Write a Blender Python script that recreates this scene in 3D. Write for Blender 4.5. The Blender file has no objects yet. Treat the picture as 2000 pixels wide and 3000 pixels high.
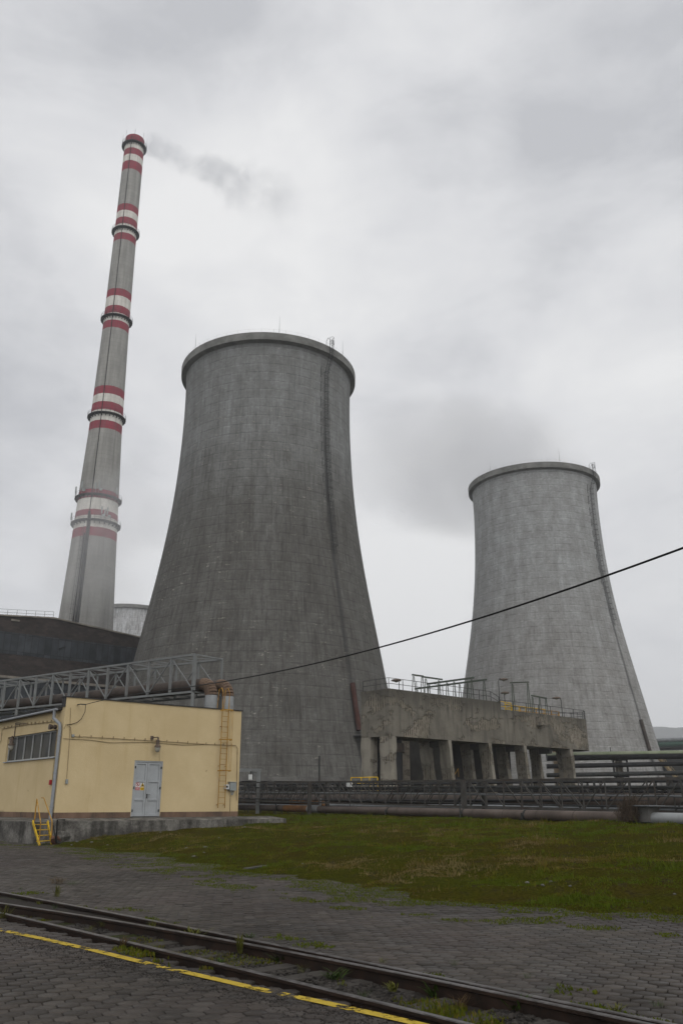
import bpy, math, random
import numpy as np
from mathutils import Vector
R = math.radians
random.seed(7); rng = np.random.default_rng(7)
sc = bpy.context.scene
COL = sc.collection

# ------------------------------------------------------------------ camera
EYE = 1.75
PITCH = math.atan(855/2450.)
cam_d = bpy.data.cameras.new('camera'); cam = bpy.data.objects.new('camera', cam_d); COL.objects.link(cam)
cam.location = (0, 0, EYE); cam.rotation_euler = (math.pi/2 + PITCH, 0, 0)
cam_d.sensor_fit = 'VERTICAL'; cam_d.sensor_height = 36.0; cam_d.lens = 36*2450/3000.
cam_d.clip_start = 0.1; cam_d.clip_end = 9000
sc.camera = cam

# ------------------------------------------------------------------ overcast sky, weak wide sun, exposure
SUN_EL, SUN_AZ = R(48), R(158)                 # azimuth clockwise from +Y: behind the camera, to the right
w = bpy.data.worlds.new('World'); sc.world = w; w.use_nodes = True
wn, wl = w.node_tree.nodes, w.node_tree.links
bg = wn['Background']; bg.inputs['Strength'].default_value = 0.1
sky = wn.new('ShaderNodeTexSky'); sky.sky_type = 'NISHITA'; sky.sun_disc = False
sky.sun_elevation = SUN_EL; sky.sun_rotation = SUN_AZ; sky.air_density = 1.0; sky.dust_density = 3.0
def wnode(t, **k):
    n = wn.new(t)
    for a, b in k.items(): setattr(n, a, b)
    return n
wtc = wnode('ShaderNodeTexCoord')
wmp = wnode('ShaderNodeMapping'); wmp.inputs['Scale'].default_value = (1.0, 1.0, 1.9); wmp.inputs['Location'].default_value = (3.1, 0.7, 0.25)
wl.new(wtc.outputs['Generated'], wmp.inputs['Vector'])
def wnoise(s, det, ro, dist=0.0):
    n = wnode('ShaderNodeTexNoise'); n.inputs['Scale'].default_value = s; n.inputs['Detail'].default_value = det
    n.inputs['Roughness'].default_value = ro; n.inputs['Distortion'].default_value = dist
    wl.new(wmp.outputs['Vector'], n.inputs['Vector']); return n.outputs['Fac']
def wmath(op, a, b=None, c=None):
    n = wnode('ShaderNodeMath', operation=op)
    for i, q in enumerate((a, b, c)):
        if q is None: continue
        if isinstance(q, (int, float)): n.inputs[i].default_value = q
        else: wl.new(q, n.inputs[i])
    return n.outputs[0]
n1 = wnoise(2.3, 5, 0.52, 0.3); n2 = wnoise(5.2, 8, 0.6, 0.35)
val = wmath('MULTIPLY_ADD', n1, 1.0, wmath('MULTIPLY', n2, 0.55))      # about 0.75 on average
# broad thicker and thinner places of the cloud deck (directions of the sky)
def pixdir(x, y):
    u = (x-1000)/2450.; v = (1500-y)/2450.; c, s = math.cos(PITCH), math.sin(PITCH)
    return Vector((u, c-v*s, s+v*c)).normalized()
def patch(x, y, width_deg, amt):
    global val
    d = wnode('ShaderNodeVectorMath', operation='DOT_PRODUCT'); d.inputs[1].default_value = pixdir(x, y)
    nv = wnode('ShaderNodeVectorMath', operation='NORMALIZE'); wl.new(wtc.outputs['Generated'], nv.inputs[0])
    wl.new(nv.outputs[0], d.inputs[0])
    mr = wnode('ShaderNodeMapRange', interpolation_type='SMOOTHERSTEP')
    mr.inputs['From Min'].default_value = math.cos(R(width_deg)); mr.inputs['From Max'].default_value = 1.0
    mr.inputs['To Min'].default_value = 0; mr.inputs['To Max'].default_value = amt
    wl.new(d.outputs['Value'], mr.inputs['Value']); val = wmath('ADD', val, mr.outputs[0])
patch(40, 520, 13, 0.16); patch(950, 620, 14, 0.10); patch(1950, 900, 13, 0.15); patch(1150, 1850, 12, 0.10)
patch(2080, 60, 15, -0.30); patch(100, 20, 16, -0.15); patch(1000, -60, 14, -0.08); patch(1350, 660, 12, -0.17); patch(1830, 620, 10, -0.12); patch(1750, 280, 10, 0.12)
patch(80, 1150, 14, -0.14); patch(1950, 1500, 10, -0.12); patch(1300, 1250, 9, -0.10)
ramp = wnode('ShaderNodeValToRGB')
E_ = ramp.color_ramp.elements
E_[0].position = 0.50; E_[0].color = (0.62, 0.63, 0.66, 1)
E_[1].position = 0.97; E_[1].color = (1.0, 1.0, 1.0, 1)
e = ramp.color_ramp.elements.new(0.72); e.color = (0.84, 0.845, 0.865, 1)
wl.new(val, ramp.inputs['Fac'])
# brighter deck behind the camera and overhead, as an overcast sky has
sep = wnode('ShaderNodeSeparateXYZ'); wl.new(wtc.outputs['Generated'], sep.inputs[0])
back = wnode('ShaderNodeMapRange', interpolation_type='SMOOTHSTEP')
back.inputs['From Min'].default_value = 0.35; back.inputs['From Max'].default_value = -0.7
back.inputs['To Min'].default_value = 9.0; back.inputs['To Max'].default_value = 12.5
wl.new(sep.outputs['Y'], back.inputs['Value'])
cl = wnode('ShaderNodeVectorMath', operation='SCALE'); wl.new(ramp.outputs['Color'], cl.inputs[0]); wl.new(back.outputs[0], cl.inputs['Scale'])
mixw = wnode('ShaderNodeMix', data_type='RGBA'); mixw.inputs['Factor'].default_value = 0.95
wl.new(sky.outputs['Color'], mixw.inputs['A']); wl.new(cl.outputs[0], mixw.inputs['B'])
wl.new(mixw.outputs['Result'], bg.inputs['Color'])

sun_d = bpy.data.lights.new('sun', 'SUN'); sun = bpy.data.objects.new('sun', sun_d); COL.objects.link(sun)
sun_d.energy = 0.8; sun_d.angle = R(50); sun_d.color = (1, 0.96, 0.9)
sdir = Vector((math.sin(SUN_AZ)*math.cos(SUN_EL), math.cos(SUN_AZ)*math.cos(SUN_EL), math.sin(SUN_EL)))
sun.rotation_euler = sdir.to_track_quat('Z', 'Y').to_euler()

sc.view_settings.view_transform = 'Standard'; sc.view_settings.look = 'None'
sc.view_settings.exposure = 0.0; sc.view_settings.gamma = 1.0
sc.render.engine = 'CYCLES'
sc.cycles.use_denoising = True
sc.cycles.max_bounces = 6; sc.cycles.volume_bounces = 2; sc.cycles.transparent_max_bounces = 12
sc.cycles.volume_step_rate = 1.5; sc.cycles.volume_max_steps = 160

# ------------------------------------------------------------------ picture pixel (2000 x 3000) -> place
_c, _s = math.cos(PITCH), math.sin(PITCH)
def ray(x, y):
    u = (x-1000)/2450.; v = (1500-y)/2450.
    return Vector((u, _c-v*_s, _s+v*_c))
def at(x, y, Y):
    d = ray(x, y); return Vector((0, 0, EYE)) + d*(Y/d.y)
def ground(x, y, z=0.0):
    d = ray(x, y); return Vector((0, 0, EYE)) + d*((z-EYE)/d.z)
class Plane:                                          # upright plane through p along d (unit, horizontal); n looks outwards
    def __init__(s, p, ang, flip=1):
        s.p = Vector((p[0], p[1], 0)); s.d = Vector((math.sin(R(ang)), math.cos(R(ang)), 0))
        s.n = Vector((s.d.y, -s.d.x, 0))*flip
    def st(s, x, y):                                  # picture -> (along, height)
        r = ray(x, y); k = (s.p - Vector((0, 0, EYE))).dot(s.n)/r.dot(s.n)
        q = Vector((0, 0, EYE)) + r*k
        return (q-s.p).dot(s.d), q.z
    def at(s, t, z, out=0.0):
        q = s.p + s.d*t + s.n*out; return Vector((q.x, q.y, z))
    def px(s, x, y, out=0.0):
        t, z = s.st(x, y); return s.at(t, z, out)

# ------------------------------------------------------------------ mesh helpers
class MB:
    def __init__(s): s.v = []; s.f = []; s.m = []; s.uv = {}; s.mi = 0
    def face(s, idx): s.f.append(tuple(idx)); s.m.append(s.mi)
    def hexa(s, c8):                                   # 8 corners: bottom 4 ccw, top 4
        b = len(s.v); s.v += [tuple(q) for q in c8]
        for q in ((3,2,1,0),(4,5,6,7),(0,1,5,4),(1,2,6,5),(2,3,7,6),(3,0,4,7)): s.face([b+i for i in q])
    def box(s, c, size, d=None):
        d = Vector(d).normalized() if d else Vector((1, 0, 0)); n = Vector((-d.y, d.x, 0)); c = Vector(c)
        a = d*(size[0]/2); b_ = n*(size[1]/2); h = Vector((0, 0, size[2]/2))
        s.hexa([c-a-b_-h, c+a-b_-h, c+a+b_-h, c-a+b_-h, c-a-b_+h, c+a-b_+h, c+a+b_+h, c-a+b_+h])
    def bar(s, p, q, wd, ht=None, up=(0, 0, 1)):
        p = Vector(p); q = Vector(q); ht = ht or wd; d = (q-p).normalized(); up = Vector(up)
        if abs(d.dot(up)) > 0.97: up = Vector((1, 0, 0)) if abs(d.x) < 0.9 else Vector((0, 1, 0))
        sd = d.cross(up).normalized(); u2 = sd.cross(d).normalized()
        a = sd*wd/2; b_ = u2*ht/2
        s.hexa([p-a-b_, p+a-b_, p+a+b_, p-a+b_, q-a-b_, q+a-b_, q+a+b_, q-a+b_])
    def tube(s, pts, r, n=8, caps=True):
        pts = [Vector(p) for p in pts]; rs = r if isinstance(r, (list, tuple)) else [r]*len(pts)
        b = len(s.v); ref = None
        for i, p in enumerate(pts):
            t = (pts[min(i+1, len(pts)-1)]-pts[max(i-1, 0)]).normalized()
            if ref is None:
                ref = Vector((0, 0, 1)) if abs(t.z) < 0.9 else Vector((1, 0, 0))
            sd = t.cross(ref).normalized(); ref = sd.cross(t).normalized()
            for k in range(n):
                a = 2*math.pi*k/n; s.v.append(tuple(p + sd*math.cos(a)*rs[i] + ref*math.sin(a)*rs[i]))
        for i in range(len(pts)-1):
            for k in range(n):
                k2 = (k+1) % n; s.face((b+i*n+k, b+i*n+k2, b+(i+1)*n+k2, b+(i+1)*n+k))
        if caps:
            s.face([b+k for k in range(n)][::-1]); s.face([b+(len(pts)-1)*n+k for k in range(n)])
    def lathe(s, prof, n=96, c=(0, 0), uvr=None, a0=0.0):
        b = len(s.v); ln = 0; last = None
        for (z, r) in prof:
            if last: ln += math.hypot(z-last[0], r-last[1])
            last = (z, r)
            for k in range(n+1):
                a = a0 + 2*math.pi*k/n
                if uvr: s.uv[len(s.v)] = (2*math.pi*k/n*uvr, ln)
                s.v.append((c[0]+r*math.sin(a), c[1]-r*math.cos(a), z))
        for i in range(len(prof)-1):
            for k in range(n): s.face((b+i*(n+1)+k, b+i*(n+1)+k+1, b+(i+1)*(n+1)+k+1, b+(i+1)*(n+1)+k))
    def prism(s, poly, z0, z1):                        # poly: list of xy, ccw
        b = len(s.v); n = len(poly); z0 = z0 if isinstance(z0, list) else [z0]*n; z1 = z1 if isinstance(z1, list) else [z1]*n
        s.v += [(p[0], p[1], z0[i]) for i, p in enumerate(poly)] + [(p[0], p[1], z1[i]) for i, p in enumerate(poly)]
        for i in range(n): j = (i+1) % n; s.face((b+i, b+j, b+n+j, b+n+i))
        s.face([b+i for i in range(n)][::-1]); s.face([b+n+i for i in range(n)])
    def slab(s, poly3, off):                           # flat outline in 3-D pushed along off
        b = len(s.v); n = len(poly3); off = Vector(off)
        s.v += [tuple(p) for p in poly3] + [tuple(Vector(p)+off) for p in poly3]
        for i in range(n): j = (i+1) % n; s.face((b+i, b+j, b+n+j, b+n+i))
        s.face([b+i for i in range(n)][::-1]); s.face([b+n+i for i in range(n)])
    def build(s, name, mats, parent=None, smooth=False, auto=None, bevel=0.0):
        me = bpy.data.meshes.new(name); o0 = Vector(ORG.get(parent.name, (0, 0, 0))) if parent else Vector((0, 0, 0))
        me.from_pydata([(q[0]-o0.x, q[1]-o0.y, q[2]-o0.z) for q in s.v], [], s.f)
        for m in (mats if isinstance(mats, (list, tuple)) else [mats]): me.materials.append(m)
        if any(s.m): me.polygons.foreach_set('material_index', s.m)
        if s.uv:
            uvl = me.uv_layers.new(name='UVMap')
            for lp in me.loops: uvl.data[lp.index].uv = s.uv.get(lp.vertex_index, (0, 0))
        me.update()
        import bmesh
        bm = bmesh.new(); bm.from_mesh(me); bmesh.ops.recalc_face_normals(bm, faces=bm.faces[:]); bm.to_mesh(me); bm.free()
        if smooth:
            me.polygons.foreach_set('use_smooth', [True]*len(me.polygons))
            try: me.set_sharp_from_angle(angle=R(auto or 40))
            except Exception: pass
        o = bpy.data.objects.new(name, me); COL.objects.link(o)
        if parent: o.parent = parent; ORG[o.name] = tuple(o0)
        if bevel:
            bv = o.modifiers.new('bevel', 'BEVEL'); bv.width = bevel; bv.segments = 2; bv.limit_method = 'ANGLE'
        return o
ORG = {}
def thing(name, label, cat, loc=(0, 0, 0), group=None):
    o = bpy.data.objects.new(name, None); COL.objects.link(o); o.location = loc; o.empty_display_size = 0.3
    ORG[o.name] = tuple(loc); o['label'] = label; o['category'] = cat
    if group: o['group'] = group
    return o
def tag(o, label, cat, group=None, kind=None):
    o['label'] = label; o['category'] = cat
    if group: o['group'] = group
    if kind: o['kind'] = kind
    return o
def struct(o, kind='structure'): o['kind'] = kind; return o

# ------------------------------------------------------------------ materials
def lin(*c):
    return tuple(((x/255.)/12.92 if x <= 10 else (((x/255.)+0.055)/1.055)**2.4) for x in c) + (1,)
class NT:
    def __init__(s, name, rough=0.85):
        s.mat = bpy.data.materials.new(name); s.mat.use_nodes = True
        s.n = s.mat.node_tree.nodes; s.l = s.mat.node_tree.links
        s.b = s.n['Principled BSDF']; s.b.inputs['Roughness'].default_value = rough
        s.b.inputs['Specular IOR Level'].default_value = 0.1
        s.tc = s.n.new('ShaderNodeTexCoord')
    def put(s, sock, v):
        if isinstance(v, bpy.types.NodeSocket): s.l.new(v, sock)
        else: sock.default_value = v
    def vec(s, src='Object', scale=(1, 1, 1), loc=(0, 0, 0), rot=(0, 0, 0)):
        m = s.n.new('ShaderNodeMapping'); m.inputs['Scale'].default_value = scale; m.inputs['Location'].default_value = loc; m.inputs['Rotation'].default_value = rot
        s.l.new(s.tc.outputs[src], m.inputs['Vector']); return m.outputs[0]
    def noise(s, v, scale=1., det=5, rough=0.55, dist=0.):
        t = s.n.new('ShaderNodeTexNoise'); s.l.new(v, t.inputs['Vector'])
        t.inputs['Scale'].default_value = scale; t.inputs['Detail'].default_value = det; t.inputs['Roughness'].default_value = rough; t.inputs['Distortion'].default_value = dist
        return t.outputs['Fac']
    def rng(s, v, a, b, c=0., d=1., smooth=True):
        m = s.n.new('ShaderNodeMapRange'); m.interpolation_type = 'SMOOTHSTEP' if smooth else 'LINEAR'
        s.put(m.inputs['Value'], v)
        for k, q in zip(('From Min', 'From Max', 'To Min', 'To Max'), (a, b, c, d)): m.inputs[k].default_value = q
        return m.outputs[0]
    def math(s, op, a, b=0., c=0.):
        m = s.n.new('ShaderNodeMath'); m.operation = op
        for i, q in enumerate((a, b, c)): s.put(m.inputs[i], q)
        return m.outputs[0]
    def mix(s, f, a, b, mode='MIX'):
        m = s.n.new('ShaderNodeMix'); m.data_type = 'RGBA'; m.blend_type = mode
        s.put(m.inputs['Factor'], f); s.put(m.inputs['A'], a); s.put(m.inputs['B'], b); return m.outputs['Result']
    def sep(s, v):
        m = s.n.new('ShaderNodeSeparateXYZ'); s.l.new(v, m.inputs[0]); return m.outputs
    def brick(s, v, w_, h_, c1, c2, mort, ms=0.02, off=0.5, bias=0.):
        t = s.n.new('ShaderNodeTexBrick'); s.l.new(v, t.inputs['Vector']); t.offset = off
        t.inputs['Color1'].default_value = c1; t.inputs['Color2'].default_value = c2; t.inputs['Mortar'].default_value = mort
        t.inputs['Scale'].default_value = 1.; t.inputs['Mortar Size'].default_value = ms; t.inputs['Mortar Smooth'].default_value = 0.3; t.inputs['Bias'].default_value = bias
        t.inputs['Brick Width'].default_value = w_; t.inputs['Row Height'].default_value = h_; return t
    def attr(s, name):
        a = s.n.new('ShaderNodeAttribute'); a.attribute_name = name; return a.outputs['Fac']
    def bump(s, h, dist=0.02, strength=1.0):
        b = s.n.new('ShaderNodeBump'); b.inputs['Distance'].default_value = dist; b.inputs['Strength'].default_value = strength
        s.l.new(h, b.inputs['Height']); s.l.new(b.outputs[0], s.b.inputs['Normal'])
    def color(s, c): s.put(s.b.inputs['Base Color'], c); return s
G = lambda v, t=1.0: (v*t, v, v*(2-t), 1)

def concrete_tower(name, hi, lo, streak, zmix, pale, ladder_u, seed):
    """weathered slip-formed concrete: lift joints, form panels, run-off streaks, patches, the wet stain under the ladder"""
    t = NT(name, 0.9)
    uv = t.vec('UV', loc=(seed, 0, 0)); x, y, _ = t.sep(t.vec('UV'))
    big = t.noise(t.vec('UV', (0.05, 0.035, 1), (seed, 0, 0)), 1, 5, 0.6)
    grad = t.rng(t.math('MULTIPLY_ADD', big, 40., y), zmix[0]+20, zmix[1]+20)
    base = t.mix(grad, lo, hi)
    br = t.brick(uv, 1.5, 1.3, (0.90, 0.90, 0.90, 1), (1.10, 1.10, 1.10, 1), (1.0, 1.0, 1.0, 1), 0.001, 0.0)
    wob = t.noise(t.vec('UV', (0.28, 0.5, 1), (seed+9, 3, 0)), 1, 4, 0.65)
    base = t.mix(t.rng(wob, 0.40, 0.66, 0.0, 0.55), base, br.outputs['Color'], 'MULTIPLY')
    # lift joints: broken dark and pale horizontal lines
    lf = t.math('FRACT', t.math('DIVIDE', t.math('MULTIPLY_ADD', t.noise(t.vec('UV', (0.4, 0.4, 1), (seed, 2, 0)), 1, 3), 0.22, y), 1.9))
    ljm = t.rng(lf, 0.13, 0.05); gate = t.noise(t.vec('UV', (0.35, 0.8, 1), (seed+21, 0, 0)), 1, 4, 0.7)
    base = t.mix(t.math('MULTIPLY', ljm, t.rng(gate, 0.42, 0.60, 0.18, 0.75)), base, t.mix(1.0, base, G(0.52), 'MULTIPLY'))
    ljp = t.rng(lf, 0.80, 0.97); base = t.mix(t.math('MULTIPLY', ljp, t.rng(gate, 0.55, 0.40, 0.0, 0.5)), base, t.mix(1.0, base, G(1.5), 'MULTIPLY'))
    mid = t.noise(t.vec('UV', (0.3, 0.22, 1), (seed, 7, 0)), 1, 6, 0.65)
    base = t.mix(1.0, base, t.mix(t.rng(mid, 0.3, 0.7), G(0.83, 1.01), G(1.16, 0.99)), 'MULTIPLY')
    fin = t.noise(t.vec('UV', (1.1, 2.0, 1), (seed, 31, 0)), 1, 6, 0.75)
    base = t.mix(1.0, base, t.mix(t.rng(fin, 0.3, 0.7), G(0.86), G(1.15)), 'MULTIPLY')
    st = t.noise(t.vec('UV', (1.6, 0.14, 1), (seed, 0, 0)), 1, 6, 0.7, 0.2)
    # run-off starts anew at each lift, so the streaks break at the joints
    row = t.math('FLOOR', t.math('DIVIDE', y, 2.6)); cmb = t.n.new('ShaderNodeCombineXYZ'); t.l.new(t.math('MULTIPLY', x, 3.2), cmb.inputs[0]); t.l.new(t.math('MULTIPLY_ADD', row, 3.7, t.math('MULTIPLY', y, 0.22)), cmb.inputs[1]); cmb.inputs[2].default_value = seed
    st2 = t.noise(cmb.outputs[0], 1, 4, 0.7)
    cmb2 = t.n.new('ShaderNodeCombineXYZ'); t.l.new(t.math('MULTIPLY', x, 1.1), cmb2.inputs[0]); t.l.new(t.math('MULTIPLY_ADD', t.math('FLOOR', t.math('DIVIDE', y, 3.9)), 5.1, t.math('MULTIPLY', y, 0.10)), cmb2.inputs[1]); cmb2.inputs[2].default_value = seed+3
    st3 = t.noise(cmb2.outputs[0], 1, 5, 0.7)
    low = t.rng(y, zmix[1]+25, zmix[0]-10, 0.35, 1.0)
    base = t.mix(t.math('MULTIPLY', t.math('MULTIPLY', t.rng(st, 0.47, 0.64), low), streak*1.4), base, t.mix(0.6, base, G(0.03, 1.1)))
    base = t.mix(t.math('MULTIPLY', t.rng(st2, 0.50, 0.66), t.math('MULTIPLY', low, streak*0.7)), base, t.mix(1.0, base, G(0.55, 1.03), 'MULTIPLY'))
    base = t.mix(t.math('MULTIPLY', t.rng(st3, 0.52, 0.66), t.math('MULTIPLY', low, streak)), base, t.mix(1.0, base, G(0.6, 1.04), 'MULTIPLY'))
    base = t.mix(t.math('MULTIPLY', t.rng(st2, 0.46, 0.34), t.math('MULTIPLY', low, streak*0.8)), base, t.mix(1.0, base, G(1.45, 0.98), 'MULTIPLY'))
    spk = t.noise(t.vec('UV', (0.55, 1.5, 1), (seed+2, 5, 0)), 1, 6, 0.8)
    pm = t.math('MULTIPLY', t.rng(spk, 0.585, 0.66), t.rng(t.noise(t.vec('UV', (0.13, 0.07, 1), (seed+5, 1, 0)), 1, 3), 0.46, 0.58))
    base = t.mix(t.math('MULTIPLY', pm, 0.85), base, pale)
    # broad run-off marks in long soft columns
    colm = t.noise(t.vec('UV', (0.28, 0.012, 1), (seed+11, 0, 0)), 1, 4, 0.6)
    base = t.mix(1.0, base, t.mix(t.rng(colm, 0.35, 0.68), G(0.90, 1.01), G(1.08)), 'MULTIPLY')
    # wet stain below the ladder
    dx = t.math('ABSOLUTE', t.math('ADD', t.math('SUBTRACT', x, ladder_u), t.math('MULTIPLY_ADD', st, 1.2, -0.6)))
    ls = t.math('MULTIPLY', t.rng(dx, 0.9, 0.05), t.rng(y, 80, 58, 0.0, 0.95))
    base = t.mix(t.math('MULTIPLY', ls, 0.75), base, G(0.028, 1.02))
    t.color(base)
    h = t.math('ADD', t.math('MULTIPLY', t.noise(t.vec('UV', (2.5, 2.5, 1)), 1, 6, 0.7), 0.5), t.math('MULTIPLY', br.outputs['Fac'], -0.5))
    h = t.math('ADD', h, t.math('MULTIPLY', spk, 0.6))
    t.bump(h, 0.12, 0.8)
    return t.mat

def plain(name, col, rough=0.7, var=0.25, scale=2.0, metal=0.0, dirt=None, dirt_amt=0.5, bump=0.0, stretch=(1, 1, 1)):
    t = NT(name, rough); v = t.vec('Object', tuple(q*scale for q in stretch))
    n = t.noise(v, 1, 5, 0.6); c = t.mix(1.0, col, t.mix(t.rng(n, 0.25, 0.75), G(1-var), G(1+var)), 'MULTIPLY')
    if dirt: c = t.mix(t.math('MULTIPLY', t.rng(t.noise(t.vec('Object', tuple(q*scale*0.6 for q in stretch), (5, 2, 1)), 1, 6, 0.7), 0.48, 0.68), dirt_amt), c, dirt)
    t.color(c); t.b.inputs['Metallic'].default_value = metal
    if bump: t.bump(t.noise(v, 4, 5, 0.7), bump)
    return t.mat
RUST = lin(96, 62, 44); DARKRUST = lin(52, 38, 32)
M = dict(
  steel_dark = plain('painted dark steel', (0.035, 0.037, 0.036, 1), 0.6, 0.3, 3, dirt=(0.05, 0.035, 0.026, 1), dirt_amt=0.5),
  steel_grey = plain('grey painted steel', (0.165, 0.173, 0.170, 1), 0.55, 0.15, 1.5, dirt=(0.12, 0.11, 0.10, 1), dirt_amt=0.5),
  steel_lattice = plain('weathered lattice steel', (0.065, 0.062, 0.057, 1), 0.6, 0.3, 1.5, dirt=(0.05, 0.036, 0.028, 1), dirt_amt=0.7),
  yellow = plain('worn yellow paint', (0.52, 0.34, 0.02, 1), 0.55, 0.2, 4, dirt=(0.14, 0.075, 0.03, 1), dirt_amt=0.6),
  yellow_rusty = plain('rusting yellow paint', (0.36, 0.20, 0.035, 1), 0.6, 0.25, 3, dirt=(0.12, 0.05, 0.02, 1), dirt_amt=0.9),
  green_steel = plain('dark green steel', (0.065, 0.078, 0.062, 1), 0.6, 0.3, 2, dirt=(0.10, 0.10, 0.07, 1), dirt_amt=0.5),
  black = plain('black rubber', (0.012, 0.012, 0.012, 1), 0.6, 0.2, 3),
  pipe_brown = plain('rusty brown cladding', (0.060, 0.047, 0.039, 1), 0.6, 0.4, 0.8, dirt=(0.045, 0.040, 0.036, 1), dirt_amt=0.8, bump=0.01),
  pipe_pink = plain('weathered reddish grey cladding', (0.088, 0.070, 0.060, 1), 0.55, 0.3, 0.7, dirt=(0.15, 0.12, 0.10, 1), dirt_amt=0.4, bump=0.008),
  pipe_rust = plain('orange rusted cladding', (0.17, 0.085, 0.035, 1), 0.7, 0.35, 1.4, dirt=(0.08, 0.06, 0.05, 1), dirt_amt=0.7),
  pipe_elbow = plain('brown weathered elbow cladding', (0.115, 0.078, 0.055, 1), 0.6, 0.3, 1.6, dirt=(0.17, 0.105, 0.06, 1), dirt_amt=0.5),
  pipe_grey = plain('dull grey cladding', (0.15, 0.16, 0.165, 1), 0.45, 0.2, 1.0, dirt=(0.06, 0.06, 0.06, 1), dirt_amt=0.5),
  silver = plain('bright aluminium cladding', (0.25, 0.26, 0.262, 1), 0.45, 0.12, 1.5, metal=0.2, dirt=(0.2, 0.2, 0.195, 1), dirt_amt=0.6),
  pipe_black = plain('black bitumen cladding', (0.022, 0.022, 0.023, 1), 0.5, 0.3, 0.8),
  pipe_mossy = None,
  conc_dark = plain('dark soot-stained concrete', (0.10, 0.097, 0.09, 1), 0.9, 0.35, 0.5, dirt=(0.05, 0.048, 0.044, 1), dirt_amt=0.7, bump=0.03),
  zinc = plain('galvanised sheet', (0.24, 0.255, 0.27, 1), 0.5, 0.12, 2, dirt=(0.2, 0.21, 0.21, 1), dirt_amt=0.5),
  door = plain('grey blue door paint', (0.315, 0.330, 0.340, 1), 0.5, 0.06, 2, dirt=(0.24, 0.24, 0.23, 1), dirt_amt=0.35),
  roof_edge = plain('dark roofing sheet', (0.045, 0.043, 0.042, 1), 0.7, 0.2, 2),
  white_box = plain('off white enamel', (0.55, 0.56, 0.55, 1), 0.5, 0.1, 3, dirt=(0.3, 0.29, 0.27, 1), dirt_amt=0.5),
  grey_box = plain('grey box paint', (0.25, 0.27, 0.265, 1), 0.5, 0.1, 3),
  red = plain('red paint', (0.33, 0.025, 0.03, 1), 0.5, 0.15, 3),
  dark_int = plain('shaded interior plaster', (0.032, 0.030, 0.027, 1), 0.9, 0.4, 0.5, dirt=(0.06, 0.055, 0.046, 1), dirt_amt=0.6),  # interior surfaces, with their shade put into the dark colour
  lamp_rust = plain('rusty lamp shade', (0.11, 0.085, 0.068, 1), 0.6, 0.3, 5),
  lamp_glass = plain('dusty lamp glass', (0.30, 0.29, 0.25, 1), 0.25, 0.1, 5),
  rail = None, sleeper = plain('old concrete sleeper', (0.052, 0.047, 0.042, 1), 0.85, 0.3, 3, dirt=(0.04, 0.036, 0.03, 1), dirt_amt=0.6, bump=0.01),
  stone = plain('pale rubble', (0.13, 0.127, 0.118, 1), 0.9, 0.25, 6, dirt=(0.06, 0.06, 0.045, 1), dirt_amt=0.6),
)
def m_mossy():
    t = NT('pipe with mossy painted top', 0.6)
    n = t.noise(t.vec('Object', (0.6, 0.6, 0.6)), 1, 5, 0.65)
    c = t.mix(t.rng(n, 0.3, 0.7), (0.13, 0.155, 0.095, 1), (0.20, 0.215, 0.155, 1))
    t.color(c); return t.mat
M['pipe_mossy'] = m_mossy()
def m_rail():
    t = NT('rail steel', 0.5)
    n = t.noise(t.vec('Object', (3, 3, 3)), 1, 5, 0.7)
    t.color(t.mix(t.rng(n, 0.35, 0.65), (0.016, 0.0115, 0.0095, 1), (0.034, 0.021, 0.015, 1)))
    t.put(t.b.inputs['Roughness'], t.rng(n, 0.3, 0.7, 0.42, 0.7)); t.bump(t.noise(t.vec('Object', (25, 25, 25)), 1, 4, 0.7), 0.003); return t.mat
M['rail'] = m_rail()
def m_railtop():
    t = NT('rail head', 0.35); n = t.noise(t.vec('Object', (5, 5, 5)), 1, 4, 0.7)
    t.color(t.mix(t.rng(n, 0.35, 0.7), (0.05, 0.045, 0.042, 1), (0.15, 0.14, 0.135, 1))); t.b.inputs['Metallic'].default_value = 0.6
    t.put(t.b.inputs['Roughness'], t.rng(n, 0.3, 0.7, 0.3, 0.5)); return t.mat
M['rail_top'] = m_railtop()

# yellow render of the small building
def m_render():
    t = NT('yellow render', 0.9)
    v = t.vec('Object', (0.35, 0.35, 0.35)); n = t.noise(v, 1, 6, 0.62); f = t.noise(t.vec('Object', (9, 9, 9)), 1, 4, 0.7)
    c = t.mix(t.rng(n, 0.3, 0.7), (0.50, 0.392, 0.222, 1), (0.575, 0.462, 0.272, 1))
    c = t.mix(t.math('MULTIPLY', t.rng(f, 0.62, 0.75), 0.25), c, (0.40, 0.27, 0.11, 1))
    st = t.noise(t.vec('Object', (1.4, 1.4, 0.12), (4, 1, 0)), 1, 5, 0.7)
    c = t.mix(t.math('MULTIPLY', t.rng(st, 0.52, 0.72), 0.30), c, (0.40, 0.285, 0.13, 1))
    x, y, z = t.sep(t.vec('Object'))
    e = t.noise(t.vec('Object', (1.2, 1.2, 0.7)), 1, 5, 0.7)
    foot = t.math('MULTIPLY', t.rng(t.math('MULTIPLY_ADD', e, -0.9, z), 0.22, -0.12), 0.75)     # splash dirt with a ragged edge
    c = t.mix(foot, c, (0.13, 0.10, 0.075, 1))
    spot = t.noise(t.vec('Object', (3.3, 3.3, 2.2), (2, 8, 3)), 1, 2, 0.5)
    c = t.mix(t.math('MULTIPLY', t.rng(spot, 0.755, 0.775), 0.6), c, (0.22, 0.15, 0.08, 1))
    t.color(c); t.bump(f, 0.012, 0.6); return t.mat
M['render'] = m_render()
M['plinth'] = plain('brown plinth paint', (0.16, 0.105, 0.075, 1), 0.9, 0.25, 1.5, dirt=(0.07, 0.055, 0.045, 1), dirt_amt=0.8, stretch=(1, 1, 0.5))

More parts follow.
